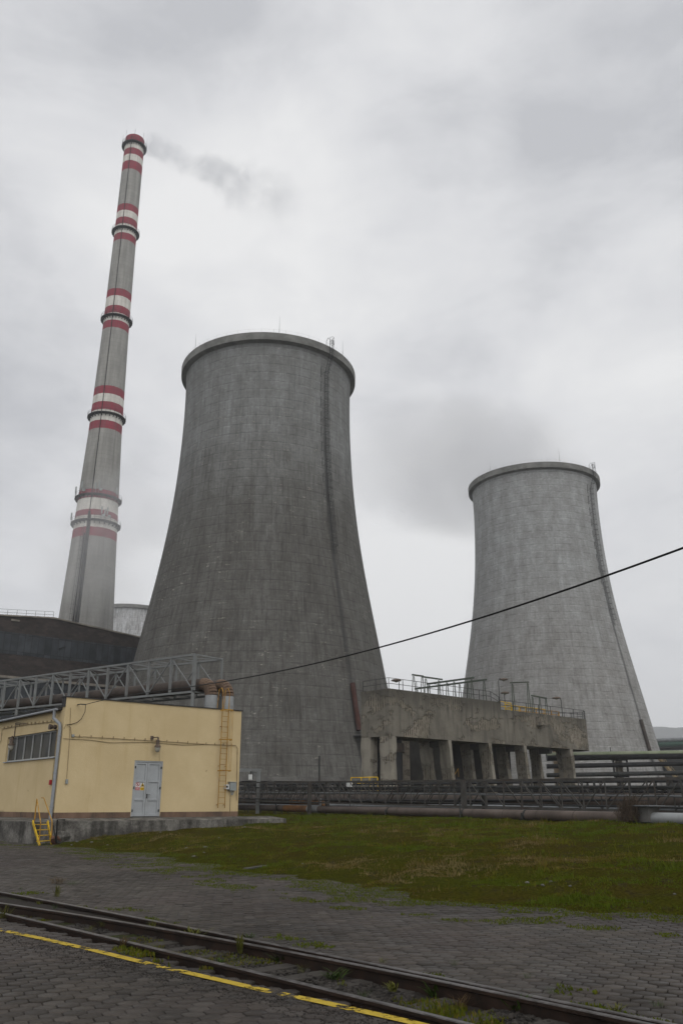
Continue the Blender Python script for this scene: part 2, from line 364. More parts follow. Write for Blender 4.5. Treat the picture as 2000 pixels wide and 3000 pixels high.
def m_spall(name, seed, base1, base2):
    """crumbling reinforced concrete: patches of render fallen off down to vertical bars"""
    t = NT(name, 0.92)
    n = t.noise(t.vec('Object', (0.33, 0.33, 0.4), (seed, 0, 0)), 1, 6, 0.65); st = t.noise(t.vec('Object', (1.5, 1.5, 0.18), (seed, 1, 0)), 1, 6, 0.68)
    c = t.mix(t.rng(n, 0.3, 0.72), base1, base2)
    c = t.mix(t.math('MULTIPLY', t.rng(st, 0.45, 0.68), 0.55), c, (0.065, 0.06, 0.05, 1))
    sp = t.noise(t.vec('Object', (0.24, 0.24, 0.42), (seed+3, 4, 1)), 1, 6, 0.66, 0.0)
    mask = t.rng(sp, 0.515, 0.53)
    wv = t.n.new('ShaderNodeTexWave'); wv.wave_type = 'BANDS'; wv.bands_direction = 'X'
    t.l.new(t.vec('Object', (1.1, 1.1, 0.03)), wv.inputs['Vector']); wv.inputs['Scale'].default_value = 1.2; wv.inputs['Distortion'].default_value = 2.0; wv.inputs['Detail'].default_value = 3; wv.inputs['Detail Scale'].default_value = 2.5
    bars = t.rng(wv.outputs['Fac'], 0.55, 0.9)
    brk = t.rng(t.noise(t.vec('Object', (3, 3, 2), (1, seed, 2)), 1, 4, 0.7), 0.4, 0.6)
    bars = t.math('MULTIPLY', bars, brk)
    c2 = t.mix(bars, t.mix(t.rng(n, 0.3, 0.7), (0.15, 0.135, 0.105, 1), (0.235, 0.21, 0.17, 1)), (0.055, 0.045, 0.035, 1))
    c = t.mix(mask, c, c2)
    edge = t.math('MULTIPLY', t.rng(sp, 0.495, 0.515), t.rng(sp, 0.545, 0.525))
    c = t.mix(t.math('MULTIPLY', edge, 0.35), c, (0.06, 0.052, 0.042, 1))
    ox, oy, oz = t.sep(t.vec('Object'))
    rim = t.rng(t.math('MULTIPLY_ADD', st, 3.2, oz), 11.6, 13.6)                    # soot and lichen run down from the top edge
    c = t.mix(t.math('MULTIPLY', rim, 0.62), c, (0.055, 0.052, 0.045, 1))
    t.color(c)
    h = t.math('ADD', t.math('MULTIPLY', mask, -1.0), t.math('MULTIPLY', bars, t.math('MULTIPLY', mask, -0.6)))
    h = t.math('ADD', h, t.math('MULTIPLY', t.noise(t.vec('Object', (4, 4, 4)), 1, 6, 0.7), 0.35))
    t.bump(h, 0.10, 0.9); return t.mat
M['spall'] = m_spall('crumbling concrete', 0, (0.125, 0.115, 0.095, 1), (0.19, 0.175, 0.145, 1))
M['spall_col'] = m_spall('crumbling column concrete', 5, (0.19, 0.175, 0.145, 1), (0.26, 0.24, 0.20, 1))
M['mottle'] = m_spall('mottled beige plaster', 11, (0.12, 0.105, 0.085, 1), (0.30, 0.265, 0.215, 1))

def m_brickwall():
    t = NT('sooty brickwork', 0.92)
    br = t.brick(t.vec('UV'), 0.9, 0.45, (0.027, 0.0215, 0.019, 1), (0.047, 0.035, 0.030, 1), (0.032, 0.029, 0.027, 1), 0.045, 0.5)
    n = t.noise(t.vec('UV', (0.25, 0.4, 1)), 1, 6, 0.65); p = t.noise(t.vec('UV', (0.8, 1.5, 1), (3, 1, 0)), 1, 4, 0.7)
    c = t.mix(1.0, br.outputs['Color'], t.mix(t.rng(n, 0.3, 0.7), G(0.7), G(1.35)), 'MULTIPLY')
    c = t.mix(t.math('MULTIPLY', t.rng(p, 0.60, 0.72), 0.55), c, (0.10, 0.07, 0.058, 1))
    t.color(c); t.bump(br.outputs['Fac'], 0.03, -0.6); return t.mat
M['brick'] = m_brickwall()
def m_panes():
    t = NT('dirty wired glass', 0.3)
    br = t.brick(t.vec('UV'), 1.35, 3.3, (0.017, 0.020, 0.023, 1), (0.042, 0.047, 0.052, 1), (0.013, 0.013, 0.013, 1), 0.05, 0.0)
    n = t.noise(t.vec('UV', (0.5, 0.3, 1)), 1, 5, 0.6)
    c = t.mix(1.0, br.outputs['Color'], t.mix(t.rng(n, 0.3, 0.7), G(0.7), G(1.4, 0.98)), 'MULTIPLY')
    t.color(c); return t.mat
M['panes'] = m_panes()
def m_glass():
    t = NT('dark window glass', 0.3); n = t.noise(t.vec('Object', (0.9, 0.9, 0.6)), 1, 4, 0.6)
    t.color(t.mix(t.rng(n, 0.35, 0.7), (0.022, 0.023, 0.021, 1), (0.065, 0.062, 0.05, 1))); t.b.inputs['Specular IOR Level'].default_value = 0.06; return t.mat
M['glass'] = m_glass()

def m_chimney(bands, rust):
    t = NT('painted chimney concrete', 0.88); x, y, z = t.sep(t.vec('Object'))
    n = t.noise(t.vec('UV', (0.5, 0.08, 1)), 1, 6, 0.65); f = t.noise(t.vec('UV', (1.3, 0.9, 1)), 1, 5, 0.7)
    br = t.brick(t.vec('UV'), 4.0, 1.25, (0.95, 0.95, 0.95, 1), (1.04, 1.04, 1.04, 1), (0.86, 0.86, 0.86, 1), 0.06, 0.5)
    conc = t.mix(t.rng(n, 0.3, 0.7), (0.215, 0.212, 0.198, 1), (0.30, 0.295, 0.275, 1))
    white = t.mix(t.rng(n, 0.35, 0.75), (0.60, 0.585, 0.54, 1), (0.40, 0.385, 0.345, 1))
    red = t.mix(t.rng(n, 0.3, 0.7), (0.255, 0.042, 0.062, 1), (0.20, 0.06, 0.072, 1))
    zz = t.math('MULTIPLY_ADD', f, 0.5, t.math('ADD', z, -0.25))
    rp = t.n.new('ShaderNodeValToRGB'); rp.color_ramp.interpolation = 'CONSTANT'
    # two ramps (a ramp takes 32 stops): 0 concrete, .5 white, 1 red
    el = rp.color_ramp.elements
    el[0].position = 0.0; el[0].color = (0, 0, 0, 1); el[1].position = 0.9999; el[1].color = (0, 0, 0, 1)
    for z0, k in bands:
        q = el.new(z0/210.); q.color = {'c': (0, 0, 0, 1), 'w': (1, 0, 0, 1), 'r': (0, 1, 0, 1)}[k]
    t.l.new(t.math('DIVIDE', zz, 210.), rp.inputs['Fac'])
    sc_ = t.n.new('ShaderNodeSeparateColor'); t.l.new(rp.outputs['Color'], sc_.inputs[0])
    flake = t.rng(t.noise(t.vec('UV', (0.7, 0.5, 1), (7, 2, 0)), 1, 5, 0.75), 0.66, 0.72, 1.0, 0.25)
    c = t.mix(t.math('MULTIPLY', sc_.outputs[0], flake), conc, white); c = t.mix(t.math('MULTIPLY', sc_.outputs[1], flake), c, red)
    c = t.mix(1.0, c, br.outputs['Color'], 'MULTIPLY')
    drip = t.noise(t.vec('UV', (1.4, 0.035, 1), (2, 0, 0)), 1, 5, 0.7)
    c = t.mix(t.math('MULTIPLY', t.rng(drip, 0.52, 0.72), 0.5), c, (0.10, 0.095, 0.088, 1))
    t.color(c); t.bump(f, 0.06, 0.5); return t.mat

# ------------------------------------------------------------------ value noise for terrain
_tab = rng.random((256, 256))
def vnoise(x, y):
    xi = np.floor(x).astype(int); yi = np.floor(y).astype(int); fx = x-xi; fy = y-yi
    fx = fx*fx*(3-2*fx); fy = fy*fy*(3-2*fy)
    g = lambda i, j: _tab[i % 256, j % 256]
    return (g(xi, yi)*(1-fx)+g(xi+1, yi)*fx)*(1-fy)+(g(xi, yi+1)*(1-fx)+g(xi+1, yi+1)*fx)*fy
def fbm(x, y, o=4):
    s = 0; a = 0.5
    for k in range(o): s = s+a*vnoise(x*2**k+17*k, y*2**k+31*k); a *= 0.5
    return s
EDGE = np.array([(-70, 112), (-13.6, 41.5), (-7.7, 33.8), (-2.85, 25.3), (0, 20.9), (1.96, 17.5), (5.6, 15.0), (12, 11.5), (34, 2)], float)
def edge_d(x, y):                                       # signed distance to the edge of the grass (positive on the grass)
    best = np.full(np.shape(x), 1e9); sg = np.ones(np.shape(x))
    for a, b in zip(EDGE[:-1], EDGE[1:]):
        d = b-a; L2 = d @ d; t = np.clip(((x-a[0])*d[0]+(y-a[1])*d[1])/L2, 0, 1)
        dx = x-(a[0]+t*d[0]); dy = y-(a[1]+t*d[1]); dist = np.hypot(dx, dy); cr = d[0]*(y-a[1])-d[1]*(x-a[0])
        m = dist < best-1e-9; best = np.where(m, dist, best); sg = np.where(m, np.sign(cr), sg)
    return best*sg
def sm(t): t = np.clip(t, 0, 1); return t*t*(3-2*t)
def terrain(x, y):
    d = edge_d(x, y)
    ew = (fbm(x*0.55, y*0.55, 4)-0.47)*2.6 + (fbm(x*2.3+9, y*2.3, 3)-0.44)*0.9
    de = d + ew
    z = -0.05 + 0.10*sm(de/0.35) + 0.30*sm(de/4.5) + 0.60*sm(d/22)
    z = z + sm(de/1.2)*((fbm(x*0.35+5, y*0.35, 4)-0.47)*0.34 + (fbm(x*1.3, y*1.3, 3)-0.44)*0.26*np.where(d < 9, 1.0, 0.35) + (fbm(x*3.6, y*3.6, 2)-0.37)*0.07)
    return z, de
def tz(x, y): return float(terrain(np.array([x], float), np.array([y], float))[0][0])

def np_mesh(name, verts, faces_flat, face_n, mats, attrs=None, mat_idx=None, smooth=False):
    me = bpy.data.meshes.new(name); nv = len(verts); nf = len(face_n)
    me.vertices.add(nv); me.vertices.foreach_set('co', verts.astype(np.float32).ravel())
    me.loops.add(len(faces_flat)); me.loops.foreach_set('vertex_index', faces_flat.astype(np.int32))
    me.polygons.add(nf); st = np.concatenate([[0], np.cumsum(face_n)[:-1]]).astype(np.int32)
    me.polygons.foreach_set('loop_start', st)
    for m in mats: me.materials.append(m)
    if mat_idx is not None: me.polygons.foreach_set('material_index', mat_idx.astype(np.int32))
    for k, v in (attrs or {}).items():
        a = me.attributes.new(k, 'FLOAT', 'POINT'); a.data.foreach_set('value', v.astype(np.float32))
    me.update(calc_edges=True); me.validate()
    if smooth: me.polygons.foreach_set('use_smooth', [True]*nf)
    o = bpy.data.objects.new(name, me); COL.objects.link(o); return o

# ================================================================== SETTING: ground, grass, paving, track bed, hill
def m_ground():
    t = NT('bare dark ground', 0.95); n = t.noise(t.vec('Object', (0.15, 0.15, 0.15)), 1, 6, 0.65)
    t.color(t.mix(t.rng(n, 0.3, 0.7), (0.045, 0.042, 0.034, 1), (0.075, 0.075, 0.05, 1))); return t.mat
b = MB(); b.v = [(-4000, -400, -0.4), (4000, -400, -0.4), (4000, 7000, -0.4), (-4000, 7000, -0.4)]; b.face((0, 1, 2, 3))
struct(b.build('ground', m_ground()))

def m_turf():
    t = NT('mossy turf and soil', 0.95)
    a = t.noise(t.vec('Object', (0.28, 0.28, 0.28)), 1, 5, 0.6); d = t.noise(t.vec('Object', (2.1, 2.1, 2.1)), 1, 6, 0.7); f = t.noise(t.vec('Object', (16, 16, 16)), 1, 4, 0.7)
    c = t.mix(t.rng(a, 0.35, 0.65), (0.038, 0.031, 0.006, 1), (0.034, 0.037, 0.004, 1))
    c = t.mix(t.math('MULTIPLY', t.rng(d, 0.52, 0.68), 0.8), c, (0.030, 0.024, 0.016, 1))
    c = t.mix(t.math('MULTIPLY', t.rng(d, 0.46, 0.32), 0.7), c, (0.034, 0.042, 0.004, 1))
    c = t.mix(1.0, c, t.mix(t.rng(f, 0.3, 0.7), G(0.6), G(1.5)), 'MULTIPLY')
    t.b.inputs['Specular IOR Level'].default_value = 0.0; t.color(c); t.bump(t.math('ADD', f, d), 0.05, 1.0); return t.mat
# terrain grid, finer near the camera
gx = np.concatenate([np.arange(-70, -30, 2.0), np.arange(-30, 30, 0.22), np.arange(30, 110.1, 2.5)])
gy = np.concatenate([np.arange(0, 9, 0.6), np.arange(9, 34, 0.18), np.arange(34, 60, 0.4), np.arange(60, 130, 3.0), np.arange(130, 420, 25.)])
X, Y_ = np.meshgrid(gx, gy); Z, DE = terrain(X, Y_)
far = np.clip((Y_-90)/60, 0, 1); Z = Z*(1-far)+0.9*far
nx, ny = len(gx), len(gy); idx = np.arange(nx*ny).reshape(ny, nx)
keep = (DE[:-1, :-1] > -0.8) | (DE[1:, 1:] > -0.8)
q = np.stack([idx[:-1, :-1][keep], idx[:-1, 1:][keep], idx[1:, 1:][keep], idx[1:, :-1][keep]], 1)
V = np.stack([X.ravel(), Y_.ravel(), Z.ravel()], 1)
used = np.unique(q); rem = -np.ones(nx*ny, int); rem[used] = np.arange(len(used)); q = rem[q]
struct(np_mesh('grass_bank', V[used], q.ravel(), np.full(len(q), 4), [m_turf()], smooth=True))

# ---- railway geometry (plan curves read off the photograph)
def gpts(pts, z=0.0): return [ground(x, y, z) for x, y in pts]
def smooth_line(pts, ext0, ext1, n=60):
    P = np.array([(p.x, p.y) for p in pts]); t = np.concatenate([[0], np.cumsum(np.hypot(*np.diff(P, axis=0).T))])
    cx = np.polyfit(t, P[:, 0], 2); cy = np.polyfit(t, P[:, 1], 2)
    tt = np.linspace(0, t[-1], n); Q = np.stack([np.polyval(cx, tt), np.polyval(cy, tt)], 1)
    d0 = Q[0]-Q[1]; d0 /= np.linalg.norm(d0); d1 = Q[-1]-Q[-2]; d1 /= np.linalg.norm(d1)
    k0 = max(2, int(ext0)); k1 = max(2, int(ext1))
    return np.vstack([[Q[0]+d0*ext0*i/k0 for i in range(k0, 0, -1)], Q, [Q[-1]+d1*ext1*i/k1 for i in range(1, k1+1)]])
RA = smooth_line(gpts([(0, 2613), (255, 2656), (510, 2707), (638, 2736), (829, 2774), (1000, 2803), (1281, 2856), (1510, 2908), (1765, 2957)], 0.045), 22, 5)
RB = smooth_line(gpts([(0, 2645), (255, 2682), (510, 2724), (765, 2771), (1000, 2819), (1281, 2870), (1510, 2921), (1765, 2969), (1893, 2994)], 0.075), 22, 4)
RC = smooth_line(gpts([(0, 2674), (255, 2726), (510, 2790), (765, 2854), (1000, 2911), (1191, 2953), (1383, 2997)], 0.06), 22, 6)
YL = smooth_line(gpts([(0, 2723), (255, 2784), (510, 2838), (765, 2898), (1000, 2953), (1210, 3000)]), 20, 5)
def side(line, x, y):                                   # signed distance to a polyline, positive on the far side
    best = np.full(np.shape(x), 1e9); sg = np.ones(np.shape(x))
    for a, b in zip(line[:-1:2], line[2::2]):
        d = b-a; L2 = d @ d; t = np.clip(((x-a[0])*d[0]+(y-a[1])*d[1])/L2, 0, 1)
        dx = x-(a[0]+t*d[0]); dy = y-(a[1]+t*d[1]); dist = np.hypot(dx, dy); cr = d[0]*(y-a[1])-d[1]*(x-a[0])
        m = dist < best; best = np.where(m, dist, best); sg = np.where(m, np.sign(cr), sg)
    return best*sg

# ---- paving: every hexagonal block is modelled, with its own tilt and tone
def hex_field(x0, x1, y0, y1, ang, keepf, pitch=0.205, amp=1.0):
    r = pitch/math.sqrt(3); nx_ = int((abs(x1-x0)+abs(y1-y0))/(1.5*r))+4; ny_ = int((abs(x1-x0)+abs(y1-y0))/pitch)+4
    i, j = np.meshgrid(np.arange(-nx_//2, nx_//2), np.arange(-ny_//2, ny_//2)); i = i.ravel(); j = j.ravel()
    px = i*1.5*r; py = (j+0.5*(i % 2))*pitch; ca, sa = math.cos(ang), math.sin(ang)
    cx = (x0+x1)/2+px*ca-py*sa; cy = (y0+y1)/2+px*sa+py*ca
    k = (cx > x0) & (cx < x1) & (cy > y0) & (cy < y1) & keepf(cx, cy)
    # seen by the camera or a few metres outside its view
    k &= (np.abs(cx) < 0.46*cy+4.5) & (cy > 5.5)
    cx, cy = cx[k], cy[k]; n = len(cx); g = np.random.default_rng(3)
    sink = (fbm(cx*0.28+3, cy*0.28+8, 4)-0.47)*0.05*amp
    hz = sink + g.normal(0, 0.0028, n)*amp; tx = g.normal(0, 0.014, n)*amp; ty = g.normal(0, 0.014, n)*amp
    th = ang + np.arange(6)*math.pi/3
    out = []
    for rad, dz in ((r-0.0060, -0.045), (r-0.0065, -0.006), (r-0.0120, 0.0)):
        vx = np.cos(th)[None, :]*rad; vy = np.sin(th)[None, :]*rad
        out.append(np.stack([cx[:, None]+vx, cy[:, None]+vy, hz[:, None]+dz+tx[:, None]*vx+ty[:, None]*vy+0*vx], 2))
    V = np.concatenate(out, 1).reshape(-1, 3); base = (np.arange(n)*18)[:, None]
    a = np.arange(6); b_ = (a+1) % 6
    quads = np.concatenate([np.stack([a+6*l, b_+6*l, b_+6*(l+1), a+6*(l+1)], 1) for l in (0, 1)], 0)
    Q = (base[:, :, None]+quads[None]).reshape(n, -1); T = base+12+a[None]
    flat = np.concatenate([Q, T], 1).ravel(); fn = np.tile(np.r_[np.full(12, 4), 6], n)
    rnd = np.repeat(g.random(n), 18)
    return V, flat, fn, rnd
def m_paver():
    t = NT('worn concrete paving blocks', 0.6)
    r = t.attr('tone'); v = t.vec('Object', (1, 1, 1))
    n = t.noise(t.vec('Object', (0.22, 0.22, 0.22)), 1, 5, 0.6); f = t.noise(t.vec('Object', (45, 45, 45)), 1, 4, 0.75); m_ = t.noise(t.vec('Object', (1.4, 1.4, 1.4)), 1, 5, 0.65)
    c = t.mix(r, (0.030, 0.0262, 0.0222, 1), (0.054, 0.047, 0.040, 1))
    c = t.mix(t.rng(n, 0.4, 0.66, 0, 0.6), c, (0.043, 0.034, 0.031, 1))
    c = t.mix(1.0, c, t.mix(t.rng(m_, 0.3, 0.7), G(0.78), G(1.22)), 'MULTIPLY')
    c = t.mix(1.0, c, t.mix(t.rng(f, 0.3, 0.75), G(0.72), G(1.35)), 'MULTIPLY')
    c = t.mix(t.math('MULTIPLY', t.rng(f, 0.70, 0.74), 0.35), c, (0.16, 0.155, 0.15, 1))
    big = t.noise(t.vec('Object', (0.16, 0.16, 0.16), (3, 9, 0)), 1, 4, 0.6); oil = t.noise(t.vec('Object', (0.55, 0.55, 0.55), (8, 2, 0)), 1, 5, 0.65)
    c = t.mix(1.0, c, t.mix(t.rng(big, 0.35, 0.65), G(0.78, 1.02), G(1.3, 1.0)), 'MULTIPLY')
    c = t.mix(t.math('MULTIPLY', t.rng(oil, 0.60, 0.68), 0.55), c, (0.016, 0.014, 0.012, 1))
    odd = t.rng(r, 0.93, 0.96); c = t.mix(t.math('MULTIPLY', odd, 0.22), c, (0.085, 0.078, 0.07, 1))
    t.color(c); t.put(t.b.inputs['Roughness'], t.rng(m_, 0.3, 0.7, 0.42, 0.8)); t.b.inputs['Specular IOR Level'].default_value = 0.14; t.bump(f, 0.004, 0.8); return t.mat
def m_joint(green):
    t = NT('joint dirt and moss', 0.95); n = t.noise(t.vec('Object', (0.45, 0.45, 0.45)), 1, 5, 0.65); f = t.noise(t.vec('Object', (30, 30, 30)), 1, 4, 0.7)
    x, y, z = t.sep(t.vec('Object'))
    c = t.mix(t.rng(n, 0.48-green, 0.62-green), (0.006, 0.0055, 0.005, 1), (0.022, 0.028, 0.005, 1)); c = t.mix(1.0, c, t.mix(f, G(0.5), G(1.5)), 'MULTIPLY')
    t.color(c); t.bump(f, 0.01); return t.mat
MP = m_paver()
def grid_sheet(name, x0, x1, y0, y1, st, keepf, zf, mat, smooth=True):
    gx = np.arange(x0, x1, st); gy = np.arange(y0, y1, st); X, Y = np.meshgrid(gx, gy); K = keepf(X, Y)
    idx = np.arange(X.size).reshape(X.shape); k = K[:-1, :-1] & K[1:, 1:] & K[1:, :-1] & K[:-1, 1:]
    q = np.stack([idx[:-1, :-1][k], idx[:-1, 1:][k], idx[1:, 1:][k], idx[1:, :-1][k]], 1)
    V = np.stack([X.ravel(), Y.ravel(), zf(X, Y).ravel()], 1); us = np.unique(q); rem = -np.ones(X.size, int); rem[us] = np.arange(len(us))
    return np_mesh(name, V[us], rem[q].ravel(), np.full(len(q), 4), [mat], smooth=smooth)
sinkf = lambda X, Y, a: (fbm(X*0.28+3, Y*0.28+8, 4)-0.47)*0.05*a
far_keep = lambda x, y: (side(RA, x, y) > 0.10) & (edge_d(x, y) < 1.6)
near_keep = lambda x, y: (side(RC, x, y) < -0.12)
V, fl, fn, rn = hex_field(-30, 22, 5, 60, R(7), lambda x, y: far_keep(x, y) & (edge_d(x, y) < 1.3))
struct(np_mesh('paved_yard', V, fl, fn, [MP], {'tone': rn}))
struct(grid_sheet('yard_bedding', -40, 30, 4, 70, 0.35, lambda x, y: (side(RA, x, y) > -0.05) & (edge_d(x, y) < 2.0), lambda X, Y: sinkf(X, Y, 1)-0.032, m_joint(0.02)))
V, fl, fn, rn = hex_field(-20, 8, 4, 26, R(-4), lambda x, y: near_keep(x, y), amp=1.0)
struct(np_mesh('paved_path', V, fl, fn, [MP], {'tone': rn}))
struct(grid_sheet('path_bedding', -26, 12, 2, 34, 0.3, lambda x, y: side(RC, x, y) < 0.25, lambda X, Y: sinkf(X, Y, 1)-0.030-0.09*sm((side(RC, X, Y)+0.06)/0.15), m_joint(-0.04)))

# faded yellow line painted over the blocks, worn away in places
def m_line():
    t = NT('worn yellow road paint', 0.7)
    n = t.noise(t.vec('Object', (7, 7, 7)), 1, 5, 0.7); g = t.noise(t.vec('Object', (1.2, 1.2, 1.2)), 1, 4, 0.6); f = t.noise(t.vec('Object', (40, 40, 40)), 1, 3, 0.7)
    c = t.mix(t.rng(n, 0.3, 0.7), (0.34, 0.235, 0.022, 1), (0.44, 0.32, 0.04, 1)); c = t.mix(t.math('MULTIPLY', t.rng(f, 0.55, 0.7), 0.6), c, (0.10, 0.08, 0.04, 1))
    al = t.math('MULTIPLY', t.rng(t.math('MULTIPLY_ADD', g, 0.9, n), 0.862, 0.935), 1.0)
    t.color(c); t.put(t.b.inputs['Alpha'], al); return t.mat
def ribbon(line, wd, zf, lo, hi):
    v = []; f = []
    for i, p in enumerate(line):
        d = line[min(i+1, len(line)-1)]-line[max(i-1, 0)]; d = d/np.linalg.norm(d); n = np.array((-d[1], d[0]))
        for s_ in (-1, 1):
            q = p+n*s_*wd/2; v.append((q[0], q[1], zf(q[0], q[1])))
        if i: k = 2*i; f.append((k-2, k, k+1, k-1))
    return v, f
fine = np.array([YL[0]+(YL[-1]-YL[0])*0]+[p for a, b_ in zip(YL[:-1], YL[1:]) for p in np.linspace(a, b_, 4)[1:]])
b = MB(); b.v, b.f = ribbon(fine, 0.13, lambda x, y: float(sinkf(np.array([x]), np.array([y]), 1)[0])+0.007, 0, 1); b.m = [0]*len(b.f)
struct(b.build('painted_line', m_line()))

# track bed
def m_bed():
    t = NT('dirty track bed', 0.95); n = t.noise(t.vec('Object', (1.3, 1.3, 1.3)), 1, 5, 0.65); f = t.noise(t.vec('Object', (22, 22, 22)), 1, 5, 0.75)
    c = t.mix(t.rng(n, 0.5, 0.66), (0.030, 0.026, 0.023, 1), (0.030, 0.035, 0.010, 1)); c = t.mix(1.0, c, t.mix(f, G(0.4), G(1.7)), 'MULTIPLY')
    t.color(c); t.bump(f, 0.03); return t.mat
struct(grid_sheet('track_bed', -30, 14, 1, 44, 0.16, lambda x, y: (side(RC, x, y) > -0.22) & (side(RA, x, y) < 0.3),
       lambda X, Y: -0.085+(fbm(X*1.5, Y*1.5, 4)-0.47)*0.09+0.06*sm((side(RB, X, Y)+0.0)/0.2)*(side(RA, X, Y) < 0.2), m_bed()))
# hill on the horizon
def m_hill():
    t = NT('wooded hillside', 0.95); n = t.noise(t.vec('Object', (0.02, 0.02, 0.03)), 1, 6, 0.7)
    t.color(t.mix(t.rng(n, 0.3, 0.7), (0.045, 0.05, 0.045, 1), (0.075, 0.075, 0.065, 1))); return t.mat
hx = np.arange(-700, 3000, 22.); hy = np.arange(1900, 3100, 40.); X, Y_ = np.meshgrid(hx, hy)
ridge = np.exp(-((Y_-2620)/330.)**2)*(236*(0.55+0.45*sm((X-200)/800))+(fbm(X/420., Y_/420., 4)-0.47)*55)
ridge = ridge*sm((X+700)/900)+rng.random(X.shape)*5*(ridge > 60)-8
idx = np.arange(X.size).reshape(X.shape); q = np.stack([idx[:-1, :-1], idx[:-1, 1:], idx[1:, 1:], idx[1:, :-1]], -1).reshape(-1, 4)
struct(np_mesh('wooded_hill', np.stack([X.ravel(), Y_.ravel(), ridge.ravel()], 1), q.ravel(), np.full(len(q), 4), [m_hill()]))

# ================================================================== COOLING TOWERS
TP = [(5.7, 28.7), (10, 27.6), (15, 26.4), (21.2, 25.2), (24.6, 24.6), (28.4, 24.0), (33.5, 23.0), (40.5, 21.6), (47.5, 20.4), (55, 19.45), (63, 18.6), (71, 18.0), (79, 17.8), (86.4, 17.85), (89.3, 17.95)]
zz_ = np.array([p[0] for p in TP]); rr_ = np.array([p[1] for p in TP])
_zs = np.linspace(5.7, 89.3, 44); _k = np.polyfit(zz_, rr_, 6); TPF = [(float(z), float(np.polyval(_k, z))) for z in _zs]
def trad(z): return float(np.polyval(_k, z))
def cooling_tower(cx, cy, label, mat, rim_mat, ladder_az, detail=True, gz=0.9, top=90.8):
    root = thing('cooling_tower', label, 'cooling tower', (cx, cy, gz))
    b = MB(); prof = TPF + [(89.3, 17.5)] + [(z, r-0.45) for z, r in TPF[::-1]] + [(5.7, 28.7)]
    b.lathe(prof, 128, (cx, cy), 22.0); b.build('shell', mat, root, True)
    b = MB(); b.lathe([(88.95, 17.9), (89.2, 19.0), (top, 19.05), (top, 17.6), (89.3, 17.4)], 128, (cx, cy), 19.0)
    b.build('rim', rim_mat, root, True, 30)
    pol = lambda az, r, z: Vector((cx+r*math.sin(az), cy-r*math.cos(az), z))
    # handrail round the rim
    b = MB()
    for k in range(48): b.bar(pol(2*math.pi*k/48, 18.7, top), pol(2*math.pi*k/48, 18.7, top+0.9), 0.02)
    for h in (0.45, 0.9): b.tube([pol(2*math.pi*k/96, 18.7, top+h) for k in range(97)], 0.008, 4)
    b.build('handrail', M['steel_dark'], root)
    if detail:
        for az in (-52, 11, 62, 130, 200):
            b = MB(); a = R(az); b.tube([pol(a, 18.4, top-0.2), pol(a, 18.4, top+2.0), pol(a, 18.4, top+4.2)], [0.05, 0.03, 0.012], 5); b.build('lightning_rod', M['steel_dark'], root)
        # caged ladder from mid height up and over the rim
        b = MB(); a = R(ladder_az); zs = np.linspace(46, 92.3, 90)
        rad = lambda z: (trad(min(z, 89)) + 0.35 if z < 85 else trad(86)+0.35+(z-85)/4*1.4 if z < 89 else 19.5)
        off = lambda az, z, s_, o: pol(az, rad(z)+o, z)+Vector((math.cos(az), math.sin(az), 0))*s_
        for s_ in (-0.27, 0.27): b.tube([off(a, z, s_, 0) for z in zs], 0.045, 4)
        for z in np.arange(46, 92, 0.6): b.bar(off(a, z, -0.27, 0), off(a, z, 0.27, 0), 0.04)
        b.build('ladder', M['steel_dark'], root)
        b = MB()
        for z in np.arange(47.5, 92.6, 1.5):
            b.tube([off(a, z, 0.42*math.cos(t_), 0.05+0.75*math.sin(t_)) for t_ in np.linspace(-0.1, math.pi+0.1, 8)], 0.035, 4)
        for t_ in np.linspace(0.2, math.pi-0.2, 4): b.tube([off(a, z, 0.42*math.cos(t_), 0.05+0.75*math.sin(t_)) for z in np.linspace(47.5, 92.3, 40)], 0.028, 4)
        b.build('ladder_cage', M['steel_dark'], root)
        b = MB()
        a2 = R(ladder_az-3.6)
        for z in np.arange(58, 86, 3.4):
            b.bar(off(a, z, -0.3, 0), pol(a2, trad(z)+0.05, z-0.9), 0.05); b.bar(pol(a2, trad(z), z-1.4), pol(a2, trad(z)+0.12, z+1.0), 0.10)
        b.build('ladder_bracket', M['steel_dark'], root)
        b = MB()
        for s_ in (-1, 1):
            p0 = pol(a, 18.7, top)+Vector((math.cos(a), math.sin(a), 0))*s_*0.5
            b.tube([p0, p0+Vector((0, 0, 1.2)), p0+Vector((-math.sin(a)*-0.5, math.cos(a)*-0.5, 1.75)), p0+Vector((math.sin(a)*1.0, -math.cos(a)*1.0, 1.3)), p0+Vector((math.sin(a)*1.1, -math.cos(a)*1.1, 0.2))], 0.05, 5)
        b.build('ladder_hoop', M['steel_dark'], root)
    b = MB(); b.lathe([(5.1, 28.4), (5.1, 29.2), (5.75, 29.0), (5.75, 28.3)], 96, (cx, cy)); b.build('bottom_ring', M['conc_dark'], root, True, 30)
    n = 36
    for k in range(n):
        az = 2*math.pi*k/n
        if math.cos(az) < -0.2: continue
        b = MB()
        for s_ in (-1, 1): b.bar(pol(az, 28.7, 5.3), pol(az+s_*math.pi/n*0.85, 30.3, gz-0.6), 0.75, 0.6)
        b.build('leg', M['conc_dark'], root)
    b = MB(); b.lathe([(gz-1.5, 31), (2.0, 31), (2.0, 30.4), (gz-1.5, 30.4)], 96, (cx, cy)); b.build('basin', M['conc_dark'], root, True, 30)
    b = MB(); b.lathe([(gz, 25.5), (8.0, 25.5), (8.5, 1.0)], 64, (cx, cy)); b.build('fill_pack', M['dark_int'], root, True, 30)
    return root, pol
U_L = math.radians(44.5)*22.0
T1M = concrete_tower('dark weathered tower concrete', (0.178, 0.182, 0.178, 1), (0.098, 0.095, 0.087, 1), 0.5, (40, 72), (0.33, 0.31, 0.27, 1), U_L, 0)
